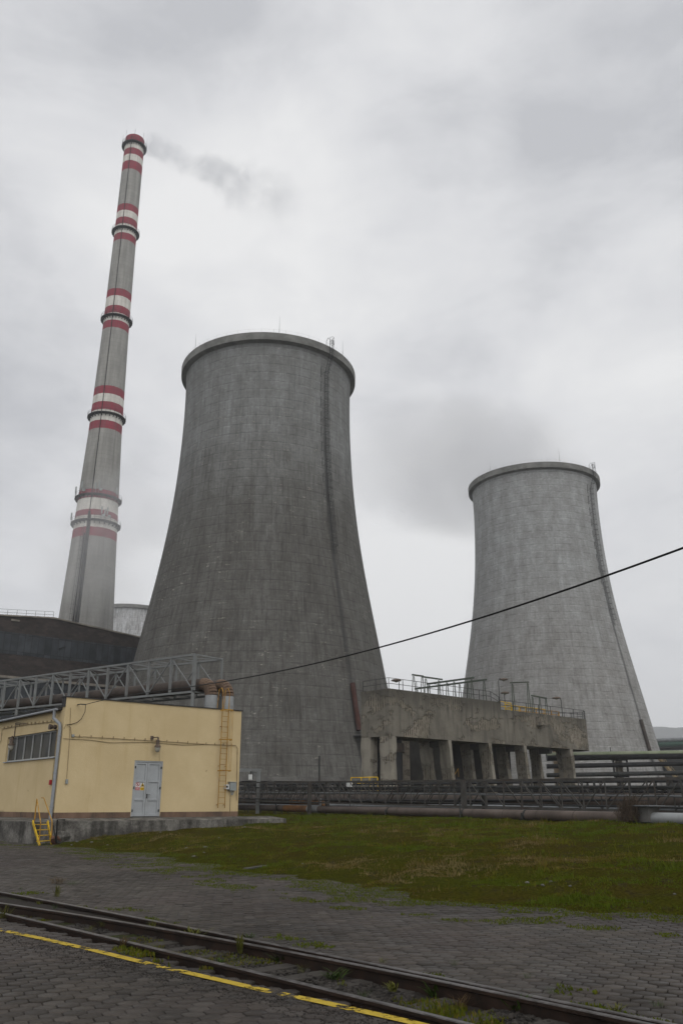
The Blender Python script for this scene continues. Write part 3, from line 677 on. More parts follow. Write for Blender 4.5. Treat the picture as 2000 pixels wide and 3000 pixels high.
T2M = concrete_tower('pale weathered tower concrete', (0.27, 0.275, 0.272, 1), (0.25, 0.248, 0.24, 1), 0.28, (30, 60), (0.40, 0.39, 0.36, 1), U_L, 40)
T3M = concrete_tower('patchy whitewashed tower concrete', (0.44, 0.445, 0.45, 1), (0.44, 0.445, 0.45, 1), 0.75, (90, 140), (0.55, 0.54, 0.52, 1), 200, 80)
RIM = plain('rim concrete', (0.165, 0.165, 0.155, 1), 0.9, 0.3, 0.4, dirt=(0.08, 0.078, 0.07, 1), dirt_amt=0.7, bump=0.03)
t1, pol1 = cooling_tower(-16, 165, 'large dark weathered cooling tower nearest the yellow building', T1M, RIM, 45.2)
t2, pol2 = cooling_tower(56.8, 232, 'paler grey cooling tower standing behind the concrete pump house', T2M, RIM, 45.2)
t3, pol3 = cooling_tower(-103, 405, 'far cooling tower with a whitewashed top beside the chimney', T3M, RIM, 45, False)
# rusty riser pipe at the foot of each ladder line
for (root, pol, az) in ((t1, pol1, 44.3), (t2, pol2, 43.0)):
    b = MB(); a = R(az)
    b.tube([pol(a, trad(z)+0.45, z) for z in np.linspace(21.5, 13.5, 8)], 0.45, 8); b.build('riser_pipe', M['pipe_brown'] if root is t2 else plain('dull red pipe', (0.055, 0.025, 0.02, 1), 0.8, 0.3, 1), root, True)
    b = MB(); p = pol(a, trad(12.5)+1.0, 12.5); b.box(p, (2.6, 1.8, 0.15), (math.cos(a), math.sin(a), 0))
    for dx in (-1.2, 0, 1.2):
        q = p+Vector((math.cos(a), math.sin(a), 0))*dx+Vector((math.sin(a), -math.cos(a), 0))*0.8; b.bar(q, q+Vector((0, 0, 1.1)), 0.06)
    q0 = p+Vector((math.cos(a), math.sin(a), 0))*-1.2+Vector((math.sin(a), -math.cos(a), 0))*0.8; q1 = p+Vector((math.cos(a), math.sin(a), 0))*1.2+Vector((math.sin(a), -math.cos(a), 0))*0.8
    for h in (0.55, 1.1): b.bar(q0+Vector((0, 0, h)), q1+Vector((0, 0, h)), 0.05)
    b.build('landing', M['steel_dark'], root)

# ================================================================== CHIMNEY
CX, CY = -65.5, 212.0
chim = thing('chimney', 'tall concrete chimney with red and white bands', 'chimney', (CX, CY, 0.9))
CP = [(0.9, 9.6), (20, 8.25), (43, 6.95), (60, 6.1), (80, 5.25), (99, 4.45), (131, 3.7), (165, 3.25), (200.7, 2.95)]
def crad(z): return float(np.interp(z, [p[0] for p in CP], [p[1] for p in CP]))
bz = [(197.6, 'r'), (195.1, 'w'), (192.4, 'r'), (189.6, 'w'), (186.9, 'r'), (173.6, 'c'), (170.9, 'r'), (168.3, 'w'), (165.9, 'r'), (162.9, 'w'), (160.3, 'r'), (143.1, 'c'), (140.6, 'r'), (137.8, 'w'), (135.2, 'r'), (132.4, 'w'), (129.7, 'r'), (111.5, 'c'), (108.7, 'r'), (106.1, 'w'), (103.8, 'r'), (100.7, 'w'), (98.2, 'r'), (79.7, 'c'), (77.5, 'r'), (74.5, 'w'), (72.3, 'r'), (69.5, 'w'), (66.8, 'r')]
# each entry above is the lower end of a band
stops = sorted([(z-0.9+0.0, k) for z, k in bz]); 
CM = m_chimney([(0.0005, 'c')][:0] + stops, RUST)
b = MB(); b.lathe(CP + [(200.7, 2.4), (190, 2.4)], 64, (CX, CY), 5.0); b.build('shaft', CM, chim, True, 40)
polc = lambda az, r, z: Vector((CX+r*math.sin(az), CY-r*math.cos(az), z))
for zg in (197.7, 165.2, 134.6, 103.2, 79.0, 71.8):
    r0 = crad(zg); b = MB(); b.lathe([(zg-0.35, r0), (zg-0.1, r0+0.85), (zg+0.08, r0+0.85), (zg+0.08, r0)], 48, (CX, CY))
    for k in range(28):
        a = 2*math.pi*k/28; b.bar(polc(a, r0, zg-0.9), polc(a, r0+0.85, zg-0.15), 0.14, 0.22)
    g_ = b.build('gallery', M['steel_dark'], chim)
    b = MB()
    for k in range(28): a = 2*math.pi*k/28; b.bar(polc(a, r0+0.82, zg), polc(a, r0+0.82, zg+1.15), 0.05)
    for h in (0.55, 1.15): b.tube([polc(2*math.pi*k/48, r0+0.82, zg+h) for k in range(49)], 0.03, 4)
    b.build('railing', M['steel_dark'], g_)
b = MB(); ac = R(-3)
b.tube([polc(ac, crad(z)+0.08, z) for z in np.linspace(74, 200, 40)], 0.11, 5); b.build('cable_duct', M['steel_dark'], chim)
b = MB()
b.tube([polc(ac, crad(z)+0.10, z) for z in np.linspace(1, 74, 20)], 0.34, 6); b.tube([polc(ac-0.11, crad(z)+0.1, z) for z in np.linspace(1, 68, 20)], 0.2, 6)
b.tube([polc(ac+0.08, crad(z)+0.1, z) for z in np.linspace(1, 73, 20)], 0.16, 6); b.build('cable_duct', M['steel_dark'], chim)
b = MB()
for s_ in (-0.25, 0.25): b.tube([polc(ac-0.2, crad(z)+0.35, z)+Vector((s_, 0, 0)) for z in np.linspace(1, 70, 20)], 0.04, 4)
for z in np.arange(2, 70, 1.2): b.tube([polc(ac-0.2, crad(z)+0.35, z)+Vector((0.42*math.cos(t_), -0.6*math.sin(t_), 0)) for t_ in np.linspace(0, math.pi, 7)], 0.03, 4)
b.build('ladder', M['steel_dark'], chim)
for zg, azs in ((79.2, (-62, -30, 8, 16, 66)), (72.0, (-70, 28, 36, 42))):
    for i, a in enumerate(azs):
        a = R(a); b = MB(); p = polc(a, crad(zg)+0.75, zg); h = 2.6 if i % 2 == 0 else 3.2
        b.tube([p, p+Vector((0, 0, h))], 0.06, 5); b.box(p+Vector((0, -0.2, h-0.9)), (0.34, 0.2, 1.9))
        if i % 2: b.tube([p+Vector((0.6, -0.35, 0.8)), p+Vector((0.6, -0.15, 0.8))], 0.42, 10)
        b.build('antenna', M['grey_box'], chim)
for k in range(8):
    a = 2*math.pi*(k+0.3)/8; b = MB(); b.tube([polc(a, 3.7, 197.8), polc(a, 3.7, 202.0)], 0.035, 4); b.build('lightning_rod', M['steel_dark'], chim)

# ================================================================== YELLOW BUILDING
PF = Plane((-14.2, 44.0), 49.5); PL = Plane((-14.2, 44.0), -40.5, -1)
FL, ZB, ZT, ZG, TH = 10.85, 0.72, 6.97, 6.34, 0.35
K1 = 700/1568.
c1 = lambda x, y: (x*K1, 1850+y*K1)                      # a reading taken from the enlarged crop of the building
yb = thing('yellow_building', 'small yellow rendered building with grey double door', 'building', (-14.2, 44.0, ZB))
dl, _ = PF.st(390, 2300); dr, _ = PF.st(474, 2300); _, dtop = PF.st(437, 2229); _, dbot = PF.st(430, 2393)
wl_, _ = PL.st(20, 2190); wr_, _ = PL.st(165, 2185); _, wtop = PL.st(90, 2150); _, wbot = PL.st(90, 2225)
wl_, wr_ = max(wl_, wr_), min(wl_, wr_)
LL = 19.0
b = MB()
def wallbit(pl, t0, t1, z0, z1, out=0.0, th=TH):
    b.slab([pl.at(t0, z0, out), pl.at(t1, z0, out), pl.at(t1, z1, out), pl.at(t0, z1, out)], -pl.n*th)
wallbit(PF, 0, dl, ZB, ZT); wallbit(PF, dr, FL, ZB, ZT); wallbit(PF, dl, dr, dtop, ZT)
wallbit(PL, TH, wr_, ZB, ZG); wallbit(PL, wl_, LL, ZB, ZG); wallbit(PL, wr_, wl_, wtop, ZG); wallbit(PL, wr_, wl_, ZB, wbot)
# right and back walls
q0 = PF.at(FL, 0); q1 = PF.at(FL, 0)-PF.n*LL; q2 = PF.at(0, 0)-PF.n*LL
b.slab([Vector((q.x, q.y, z)) for q, z in ((q0-PF.n*TH, ZB), (q1, ZB), (q1, ZG), (q0-PF.n*TH, ZG))], PF.d*-TH)
b.slab([Vector((q.x, q.y, z)) for q, z in ((q1-PF.d*TH, ZB), (q2+PF.d*TH, ZB), (q2+PF.d*TH, ZG), (q1-PF.d*TH, ZG))], PF.n*TH)
b.build('wall', M['render'], yb)
b = MB()
for pl, t0, t1 in ((PF, 0.0, dl-0.03), (PF, dr+0.03, FL), (PL, 0.0, LL)):
    b.slab([pl.at(t0-(0.012 if t0 == 0 else 0), ZB, 0.012), pl.at(t1, ZB, 0.012), pl.at(t1, 1.34, 0.012), pl.at(t0-(0.012 if t0 == 0 else 0), 1.34, 0.012)], -pl.n*0.011)
b.build('plinth', M['plinth'], yb)
# roof sheet, parapet capping
b = MB(); a0 = PL.at(0.4, 0, 0.25); poly = [a0, PF.at(FL, 0)-PF.n*0.36, PF.at(FL, 0)-PF.n*(LL+0.2), PL.at(LL+0.2, 0, 0.25)]
b.prism([(p.x, p.y) for p in poly], ZG+0.003, ZG+0.14); rf = b.build('roof', M['roof_edge'], yb)
b = MB(); b.slab([PF.at(-0.10, ZT, 0.06), PF.at(FL+0.08, ZT, 0.06), PF.at(FL+0.08, ZT+0.05, 0.06), PF.at(-0.10, ZT+0.05, 0.06)], -PF.n*(TH+0.12))
b.slab([PF.at(-0.06, ZG+0.15, 0.02), PF.at(-0.003, ZG+0.15, 0.02), PF.at(-0.003, ZT-0.003, 0.02), PF.at(-0.06, ZT-0.003, 0.02)], -PF.n*(TH+0.05))
b.build('parapet_capping', M['roof_edge'], yb)
# double door
def fr(t0, t1, z0, z1, o0, o1, bb, pl=PF): bb.slab([pl.at(t0, z0, o1), pl.at(t1, z0, o1), pl.at(t1, z1, o1), pl.at(t0, z1, o1)], -pl.n*(o1-o0))
b = MB(); fr(dl, dl+0.07, dbot, dtop, -0.15, -0.02, b); fr(dr-0.07, dr, dbot, dtop, -0.15, -0.02, b); fr(dl+0.07, dr-0.07, dtop-0.07, dtop, -0.15, -0.02, b)
b.build('door_frame', M['door'], yb)
mid = dl+(dr-dl)*0.48; dz0 = dbot+0.03; dz1 = dtop-0.075; h = dz1-dz0
for t0, t1, nm in ((dl+0.075, mid-0.008, 'left'), (mid+0.008, dr-0.075, 'right')):
    b = MB(); fr(t0, t1, dz0, dz1, -0.12, -0.085, b)
    fr(t0, t0+0.11, dz0, dz1, -0.0849, -0.045, b); fr(t1-0.11, t1, dz0, dz1, -0.0849, -0.045, b)
    for f0, f1 in ((0, 0.045), (0.285, 0.325), (0.625, 0.665), (0.96, 1.0)): fr(t0+0.112, t1-0.112, dz0+h*f0, dz0+h*f1, -0.0849, -0.047, b)
    door = b.build('door', M['door'], yb, bevel=0.006)
    b = MB()
    for f in (0.08, 0.5, 0.88):
        tt = t0+0.0 if nm == 'left' else t1; fr(tt-0.025, tt+0.025, dz0+h*f, dz0+h*f+0.12, -0.05, 0.012, b)
    b.build('hinge', M['steel_dark'], door)
    if nm == 'right':
        b = MB(); p = PF.at(t0+0.05, dz0+h*0.37, -0.03); b.box(p, (0.05, 0.03, 0.22), PF.d); b.bar(p+Vector((0, 0, 0.06))+PF.n*0.04, p+PF.d*0.17+Vector((0, 0, 0.06))+PF.n*0.04, 0.025); b.bar(p+Vector((0, 0, 0.06)), p+Vector((0, 0, 0.06))+PF.n*0.05, 0.025)
        b.build('handle', M['steel_dark'], door)
    else:
        # two safety signs: no open flame (red ring and red strip) and a yellow warning triangle
        WH = plain('sign white', (0.62, 0.62, 0.60, 1), 0.4, 0.03, 2); RD = plain('sign red', (0.42, 0.02, 0.025, 1), 0.4, 0.03, 2); YW = plain('sign yellow', (0.62, 0.38, 0.01, 1), 0.4, 0.03, 2); BK = plain('sign black', (0.015, 0.015, 0.015, 1), 0.4, 0.03, 2)
        wds = (t1-t0)
        def sign(tc, zc, kind):
            w2, h2 = 0.125, 0.215; bb = MB(); O = -0.083
            def qd(x0, x1, z0, z1, o, mi): bb.mi = mi; fr(tc+x0, tc+x1, zc+z0, zc+z1, o, o+0.002, bb)
            def poly(pts, o, mi): bb.mi = mi; bb.slab([PF.at(tc+x, zc+z, o+0.002) for x, z in pts], -PF.n*0.002)
            qd(-w2, w2, -h2, h2, O, 0)
            if kind == 'fire':
                qd(-w2+.004, w2-.004, -h2+.004, -0.065, O+0.003, 1)
                for z_, x_ in ((-0.098, 0.085), (-0.132, 0.095), (-0.172, 0.10)):      # illegible small white lines of text
                    x0 = -x_
                    while x0 < x_: k = random.uniform(0.012, 0.03); qd(x0, min(x0+k, x_), z_-0.009, z_+0.009, O+0.006, 0); x0 += k+0.008
                n = 28; ro, ri = 0.108, 0.083
                for k in range(n):
                    a, c = 2*math.pi*k/n, 2*math.pi*(k+1)/n
                    poly([(ri*math.cos(a), 0.08+ri*math.sin(a)), (ro*math.cos(a), 0.08+ro*math.sin(a)), (ro*math.cos(c), 0.08+ro*math.sin(c)), (ri*math.cos(c), 0.08+ri*math.sin(c))], O+0.003, 1)
                poly([(-0.02, 0.03), (0.03, 0.02), (0.035, 0.05), (0.0, 0.10), (0.012, 0.13), (-0.018, 0.115), (-0.028, 0.07)], O+0.006, 3)
                poly([(-0.066, 0.138), (-0.052, 0.152), (0.068, 0.022), (0.054, 0.008)], O+0.009, 1)
            else:
                qd(-w2+.004, w2-.004, -h2+.004, -0.055, O+0.003, 2)
                for z_, x_ in ((-0.105, 0.105), (-0.16, 0.06)):
                    x0 = -x_
                    while x0 < x_: k = random.uniform(0.012, 0.03); qd(x0, min(x0+k, x_), z_-0.013, z_+0.013, O+0.006, 3); x0 += k+0.007
                poly([(-0.115, -0.03), (0.115, -0.03), (0, 0.185)], O+0.003, 3); poly([(-0.092, -0.018), (0.092, -0.018), (0, 0.155)], O+0.006, 2)
                poly([(-0.038, 0.0), (0.038, 0.0), (0.042, 0.035), (0.02, 0.06), (0.004, 0.11), (-0.018, 0.065), (-0.04, 0.04)], O+0.009, 3)
            s_ = bb.build('sign', [WH, RD, YW, BK], door); s_['label'] = 'no open flame sign with red ring' if kind == 'fire' else 'yellow triangle flammable warning sign'
        sign(t0+wds*0.335, dz0+h*0.555, 'fire'); sign(t0+wds*0.72, dz0+h*0.553, 'warn')
b = MB(); fr(dl-0.02, dr+0.02, dbot-0.05, dbot+0.02, -0.2, 0.05, b); b.build('threshold', M['conc_dark'], yb)
# window band in the left wall
b = MB(); O0, O1 = -0.22, -0.12
fr(wr_, wl_, wbot, wbot+0.06, O0, O1, b, PL); fr(wr_, wl_, wtop-0.06, wtop, O0, O1, b, PL)
nb = 6
for k in range(nb+1): t = wr_+(wl_-wr_)*k/nb; t = min(max(t, wr_+0.03), wl_-0.03); fr(t-0.03, t+0.03, wbot+0.06, wtop-0.06, O0, O1, b, PL)
win = b.build('window', plain('pale window frame', (0.34, 0.35, 0.345, 1), 0.5, 0.1, 3), yb)
b = MB(); fr(wr_+0.01, wl_-0.01, wbot+0.02, wtop-0.02, -0.20, -0.17, b, PL); b.build('pane', M['glass'], win)
b = MB(); b.slab([PL.at(wr_-0.06, wbot-0.045, 0.10), PL.at(wl_+0.06, wbot-0.045, 0.10), PL.at(wl_+0.06, wbot-0.004, 0.08), PL.at(wr_-0.06, wbot-0.004, 0.08)], -PL.n*0.22); b.build('sill', M['zinc'], win)
b = MB(); fr(wr_+0.06, wl_-0.06, wbot-1.5, wtop+0.2, -1.5, -1.45, b, PL); b.build('dark_backing', M['dark_int'], win)  # dark sheet well behind the panes, standing in for the unlit room
# gutter and downpipe
b = MB(); b.tube([PL.at(0.35, ZG+0.02, 0.30), PL.at(LL, ZG-0.05, 0.30)], 0.06, 8); b.build('gutter', M['zinc'], yb, True)
b = MB(); b.tube([PL.at(0.62, ZG-0.02, 0.30), PL.at(0.62, ZG-0.42, 0.30), PL.at(0.22, ZG-0.72, 0.12), PL.at(0.16, ZG-0.95, 0.10), PL.at(0.16, 1.05, 0.10)], 0.085, 10)
for z in (5.0, 3.2, 1.6): b.tube([PL.at(0.16, z, 0.10), PL.at(0.16, z+0.06, 0.10)], 0.10, 10)
b.build('downpipe', M['zinc'], yb, True)
# conduits with pegs
def conduit(pl, pts, r=0.017, out=0.05, pegs=True, mat='conduit'):
    b = MB(); P = [pl.px(*c1(*p), out) for p in pts]; b.tube(P, r, 5)
    if pegs:
        for p, q in zip(P[:-1], P[1:]):
            n = int((q-p).length/0.55)
            for k in range(n): s_ = p+(q-p)*((k+0.5)/max(n, 1)); b.bar(s_+Vector((0, 0, -0.03)), s_+Vector((0, 0, 0.10)), 0.035)
    return b.build('conduit', M[mat], yb)
M['conduit'] = plain('old beige conduit', (0.25, 0.19, 0.105, 1), 0.7, 0.3, 3, dirt=(0.10, 0.075, 0.045, 1), dirt_amt=0.7)
conduit(PF, [(480, 690), (560, 692), (985, 716), (1200, 730), (1380, 742), (1545, 748), (1556, 770), (1549, 1110)])
conduit(PF, [(415, 703), (590, 712), (720, 730), (860, 728), (985, 727), (1190, 745), (1340, 742)], 0.013, 0.03, False)
conduit(PF, [(464, 500), (458, 690), (447, 850), (437, 975)], 0.013, 0.03, False)
conduit(PF, [(468, 680), (464, 630), (432, 610), (420, 640)], 0.013, 0.04, False)
conduit(PF, [(1047, 735), (1046, 850)], 0.008, 0.02, False)
conduit(PF, [(1510, 1075), (1507, 1205)], 0.02, 0.03, False)
conduit(PL, [(2, 735), (14, 720), (22, 640), (175, 612), (385, 590)])
conduit(PL, [(380, 640), (365, 800), (348, 980)], 0.012, 0.03, False)
b = MB(); p = PF.px(*c1(437, 985), 0.05); b.box(p, (0.12, 0.09, 0.22), PF.d); b.build('switch_box', M['grey_box'], yb, bevel=0.01)
b = MB(); p = PF.px(*c1(478, 684), 0.06); b.box(p, (0.13, 0.08, 0.13), PF.d); b.build('junction_box', M['grey_box'], yb, bevel=0.01)
b = MB(); p = PF.px(*c1(1482, 1020), 0.09); b.box(p, (0.26, 0.16, 0.26), PF.d); b.build('meter_box', M['white_box'], yb, bevel=0.015)
b = MB(); p = PF.px(*c1(1480, 1019), 0.175); b.box(p, (0.11, 0.012, 0.11), PF.d); b.build('meter_window', M['black'], yb)
b = MB(); p = PF.px(*c1(1517, 1018), 0.12); b.box(p, (0.42, 0.22, 0.44), PF.d); b.box(p+Vector((0, 0, 0.25)), (0.5, 0.27, 0.03), PF.d)
for dx in (-0.1, 0.02, 0.12): b.tube([p+PF.d*dx+Vector((0, 0, -0.22)), p+PF.d*dx*0.4+Vector((0, 0, -0.46))], 0.025, 5)
b.build('switch_cabinet', M['grey_box'], yb, bevel=0.01)
b = MB(); p = PL.px(*c1(340, 990), 0.06); b.box(p, (0.17, 0.1, 0.24), PL.d); b.build('alarm_button', M['red'], yb, bevel=0.012)
b = MB(); p = PL.px(*c1(328, 986), 0.01); b.box(p, (0.10, 0.012, 0.16), PL.d); b.build('alarm_sign', plain('pinkish sign', (0.45, 0.28, 0.28, 1), 0.5, 0.1, 6), yb)
b = MB(); p = PL.px(*c1(362, 628), 0.12); b.tube([p, p+PL.n*0.18], [0.11, 0.15], 10); b.tube([p+Vector((0.2, -0.1, 0)), p+Vector((0.2, -0.1, 0))+PL.n*0.1], 0.11, 10); b.build('siren', M['lamp_rust'], yb, True)
# wall lamps
def wall_lamp(pl, cx, cy, arm):
    p = pl.px(*c1(cx, cy), 0.35); b = MB()
    if arm == 'short':
        w0 = pl.px(*c1(cx-22, cy-2), 0.0); b.bar(w0, w0+pl.n*0.35, 0.05); b.bar(w0+pl.n*0.35, p+Vector((0, 0, 0.03)), 0.05); b.box(w0+pl.n*0.03, (0.16, 0.06, 0.2), pl.d)
    else:
        w0 = pl.px(*c1(178, 603), 0.0); w1 = pl.px(*c1(112, 600), 0.05); b.bar(w0, w1, 0.04); b.bar(w0+Vector((0, 0, -.08)), w1+Vector((0, 0, -.08)), 0.03); b.bar(w1, w1+Vector((0, 0, -0.9)), 0.04); b.bar(w1+Vector((0, 0, -0.85)), p, 0.04)
    ln = MB(); ln.tube([p+Vector((0, 0, 0.02)), p+Vector((0, 0, -0.10)), p+Vector((0, 0, -0.14)), p+Vector((0, 0, -0.36)), p+Vector((0, 0, -0.40)), p+Vector((0, 0, -0.50))], [0.05, 0.05, 0.10, 0.10, 0.16, 0.18], 12)
    l = ln.build('lamp', M['lamp_rust'], yb, True)
    b.build('bracket', M['lamp_rust'], l)
    g = MB(); g.tube([p+Vector((0, 0, -0.50)), p+Vector((0, 0, -0.62)), p+Vector((0, 0, -0.72)), p+Vector((0, 0, -0.77))], [0.15, 0.15, 0.11, 0.03], 12); g.build('lamp_glass', M['lamp_glass'], l, True)
wall_lamp(PF, 1019, 700, 'short'); wall_lamp(PL, 124, 690, 'long')
# caged access ladder
lt0, lz0 = PF.st(*c1(1420, 1140)); lt1, _ = PF.st(*c1(1464, 1140)); lz1 = ZT+1.25
b = MB()
for t in (lt0, lt1): b.tube([PF.at(t, lz0-0.15, 0.18), PF.at(t, lz1-0.25, 0.18), PF.at(t, lz1, 0.02), PF.at(t, lz1-0.05, -0.25), PF.at(t, ZT-0.4, -0.45)], 0.024, 6)
for z in np.arange(lz0+0.1, ZT, 0.3): b.bar(PF.at(lt0, z, 0.18), PF.at(lt1, z, 0.18), 0.024)
for z in (lz0+0.02, 3.8, 6.0):
    for t in (lt0, lt1): b.bar(PF.at(t, z, 0), PF.at(t, z, 0.18), 0.03)
ld = b.build('ladder', M['yellow_rusty'], yb)
b = MB(); tc = (lt0+lt1)/2
hoop = lambda z: [PF.at(tc+0.36*math.cos(a), z, 0.18+0.62*math.sin(a)) for a in np.linspace(0, math.pi, 9)]
zc = [ZT-0.08, 5.6, 4.4-0.2]
zc = [PF.st(*c1(1455, 520))[1], PF.st(*c1(1445, 712))[1], PF.st(*c1(1430, 915))[1]]
for z in zc:
    P = hoop(z)
    for p, q in zip(P[:-1], P[1:]): b.bar(p, q, 0.012, 0.06)
for a in (0.0, 0.7, 1.4, 2.1, 2.8): b.bar(PF.at(tc+0.36*math.cos(a), zc[2], 0.18+0.62*math.sin(a)), PF.at(tc+0.36*math.cos(a), zc[0], 0.18+0.62*math.sin(a)), 0.028, 0.014)
b.build('cage', M['yellow_rusty'], ld)

# loading platform round the building, cracked corner, steps
b = MB(); OFF = 1.7
pc = PF.at(-OFF, 0, OFF); pr = PF.at(FL+2.2, 0, OFF); pr2 = PF.at(FL+2.2, 0, 0.1); pin = PF.at(0, 0, 0.1)
pl_ = PL.at(LL, 0, OFF); pl2 = PL.at(LL, 0, 0.1); pin = PF.at(-0.1, 0, 0.1)
zf = 0.95; zbk = 1.07
def jag(p, q, n, amp):
    out = []; d = (q-p)/n; nn = Vector((d.y, -d.x, 0)).normalized()
    for k in range(1, n): out.append(p+d*(k+random.uniform(-.25, .25))+nn*random.uniform(-amp, amp))
    return out
def vec2(p): return (p.x, p.y)
# front wing and left wing are butted along the line from inner to outer corner
poly = [pc] + jag(pc, pr, 16, 0.05) + [pr, pr2, pin]
zt = [zf+random.uniform(-.02, .015) for _ in poly[:-2]] + [zbk, zbk]; zt[0] = zf; zt[-3] = zf
b.prism([vec2(p) for p in poly], -0.3, zt)
poly = [pl_] + jag(pl_, pc, 10, 0.02) + [pc, pin, pl2]
b.prism([vec2(p) for p in poly], -0.3, [zf+random.uniform(-.01, .01) for _ in poly[:-3]]+[zf, zbk, zbk])
def m_plat():
    t = NT('stained old concrete', 0.9); n = t.noise(t.vec('Object', (0.7, 0.7, 0.9)), 1, 6, 0.65); st = t.noise(t.vec('Object', (2.6, 2.6, 0.3)), 1, 5, 0.7); f = t.noise(t.vec('Object', (9, 9, 9)), 1, 5, 0.7)
    c = t.mix(t.rng(n, 0.35, 0.68), (0.06, 0.056, 0.05, 1), (0.215, 0.205, 0.185, 1)); c = t.mix(t.math('MULTIPLY', t.rng(st, 0.46, 0.62), 0.75), c, (0.04, 0.038, 0.033, 1))
    c = t.mix(1.0, c, t.mix(t.rng(f, .3, .7), G(.75), G(1.25)), 'MULTIPLY'); t.color(c); t.bump(t.math('ADD', f, n), 0.05, 0.9); return t.mat
M['plat'] = m_plat()
plat = tag(b.build('loading_platform', M['plat']), 'stained low concrete platform along the foot of the yellow building', 'platform')
# broken corner blocks and rubble
M['old_brick'] = plain('broken bricks', (0.15, 0.075, 0.05, 1), 0.9, 0.4, 6, dirt=(0.11, 0.10, 0.085, 1), dirt_amt=0.6, bump=0.03)
def rock_bm(c, r, sq=0.6, seed=None):
    import bmesh
    bm = bmesh.new(); bmesh.ops.create_icosphere(bm, subdivisions=2, radius=1.0)
    rr = random.Random(seed); ax = Vector((rr.uniform(.7, 1.3), rr.uniform(.7, 1.3), sq*rr.uniform(.7, 1.2))); dirs = [Vector((rr.gauss(0, 1), rr.gauss(0, 1), rr.gauss(0, 1))).normalized() for _ in range(7)]; cut = [rr.uniform(.55, .9) for _ in dirs]
    b = MB(); a = rr.uniform(0, 6.28); ca, sa = math.cos(a), math.sin(a)
    for v in bm.verts:
        p = v.co.copy()
        for d, k in zip(dirs, cut):
            e = p.dot(d)
            if e > k: p -= d*(e-k)
        p = Vector((p.x*ax.x, p.y*ax.y, p.z*ax.z))*r; b.v.append((c[0]+p.x*ca-p.y*sa, c[1]+p.x*sa+p.y*ca, c[2]+p.z))
    for f in bm.faces: b.face([v.index for v in f.verts])
    bm.free(); return b
kx, ky = 340/1568., 0
blk = thing('broken_wall_stub', 'crumbled block of concrete and brick at the platform corner', 'rubble', (pc.x+1.0, pc.y+0.2, 0))
for (px_, py_, sx, sy, sz, mt) in ((168, 2440, 0.45, 0.35, 0.55, 'old_brick'), (181, 2456, 0.75, 0.6, 0.75, 'plat')):
    p = at(px_, py_, 41.0); b = MB(); bx = rock_bm((p.x, p.y, sz*0.45), 0.55*max(sx, sz), 1.0, px_)
    bx.build('block', M[mt], blk)
# steel hoop rail beside it
b = MB(); P = [at(165, 2470, 40.6), at(169, 2402, 40.6), at(191, 2402, 40.9)]; b.tube(P, 0.035, 6); b.tube([at(165, 2470, 40.6), at(157, 2418, 40.7)], 0.02, 5)
tag(b.build('steel_hoop', M['black']), 'bent black steel bar standing beside the yellow steps', 'rail')
# yellow steps with handrail
st = thing('steel_steps', 'rusty yellow steel steps with handrails up to the platform', 'steps', tuple(ground(112, 2478)))
f0 = at(108, 2413, 41.0); f0.z = 0.93
sl = ground(117, 2478); sr = ground(152, 2474); ul = at(96, 2410, 41.6); ur = at(140, 2408, 41.8); ul.z = ur.z = 0.97; sl.z = sr.z = 0.0
b = MB()
for p, q in ((sl, ul), (sr, ur)): b.bar(p, q, 0.05, 0.14)
b.build('stringer', M['yellow'], st)
for k in range(4):
    f = (k+0.75)/4.3; b = MB(); p = sl+(ul-sl)*f; q = sr+(ur-sr)*f; b.bar(p, q, 0.20, 0.03); b.build('tread', M['yellow'], st)
b = MB(); hp = [sl+Vector((0.05, 0.02, 0.35)), ul+Vector((0.05, 0, 0.0)), ]
b.tube([sl+(ul-sl)*0.1, sl+(ul-sl)*0.1+Vector((-0.02, 0, 0.85)), ul+Vector((0.05, 0.1, 1.0)), ul+Vector((-0.1, 0.5, 1.0)), ul+Vector((-0.1, 0.5, 0.0))], 0.025, 6)
b.tube([sr+(ur-sr)*0.1, sr+(ur-sr)*0.1+Vector((-0.06, 0, 0.9)), ur+Vector((-0.35, 0.15, 1.05)), ul+Vector((0.12, 0.5, 1.05))], 0.025, 6)
b.tube([ul+Vector((0.05, 0.1, 1.0)), ul+Vector((0.05, 0.1, 0.0))], 0.025, 6)
b.build('handrail', M['yellow_rusty'], st)

# ================================================================== PIPE TRUSS BEHIND THE YELLOW BUILDING
TA = Vector((-9.25, 53.0, 0)); TU = Vector((-18.1, 15.0, 0)).normalized(); TW = Vector((-TU.y, TU.x, 0)); TW = TW if TW.y > 0 else -TW
TW = Vector((TU.y, -TU.x, 0)); TZ0, TZ1, WID = 8.36, 10.68, 2.3
PT = lambda i, s_, top: TA+TU*(i*PAN)+TW*(WID*s_)+Vector((0, 0, (TZ1 if top else TZ0)+0.017*i*PAN))
PAN = 2.28; NP = 14
tr = thing('pipe_truss', 'grey steel lattice truss carrying pipes above the yellow building', 'pipe bridge', (TA.x, TA.y, 0.9))
for s_ in (0, 1):
    for top in (0, 1):
        b = MB(); b.bar(PT(0, s_, top), PT(NP, s_, top), 0.13, 0.13); b.build('chord', M['steel_grey'], tr)
    for i in range(NP+1):
        b = MB(); w_ = 0.14 if i else 0.19; b.bar(PT(i, s_, 0)+Vector((0, 0, 0.076)), PT(i, s_, 1)-Vector((0, 0, 0.076)), w_ if s_ == 0 else 0.11, w_ if s_ == 0 else 0.11, TU); b.build('post', M['steel_grey'], tr)
        if i < NP:
            b = MB(); k = i if i % 2 else i+1; j = i+1 if i % 2 else i
            b.bar(PT(k, s_, 1)-Vector((0, 0, 0.08)), PT(j, s_, 0)+Vector((0, 0, 0.08)), 0.065, 0.065); b.build('brace', M['steel_grey'], tr)
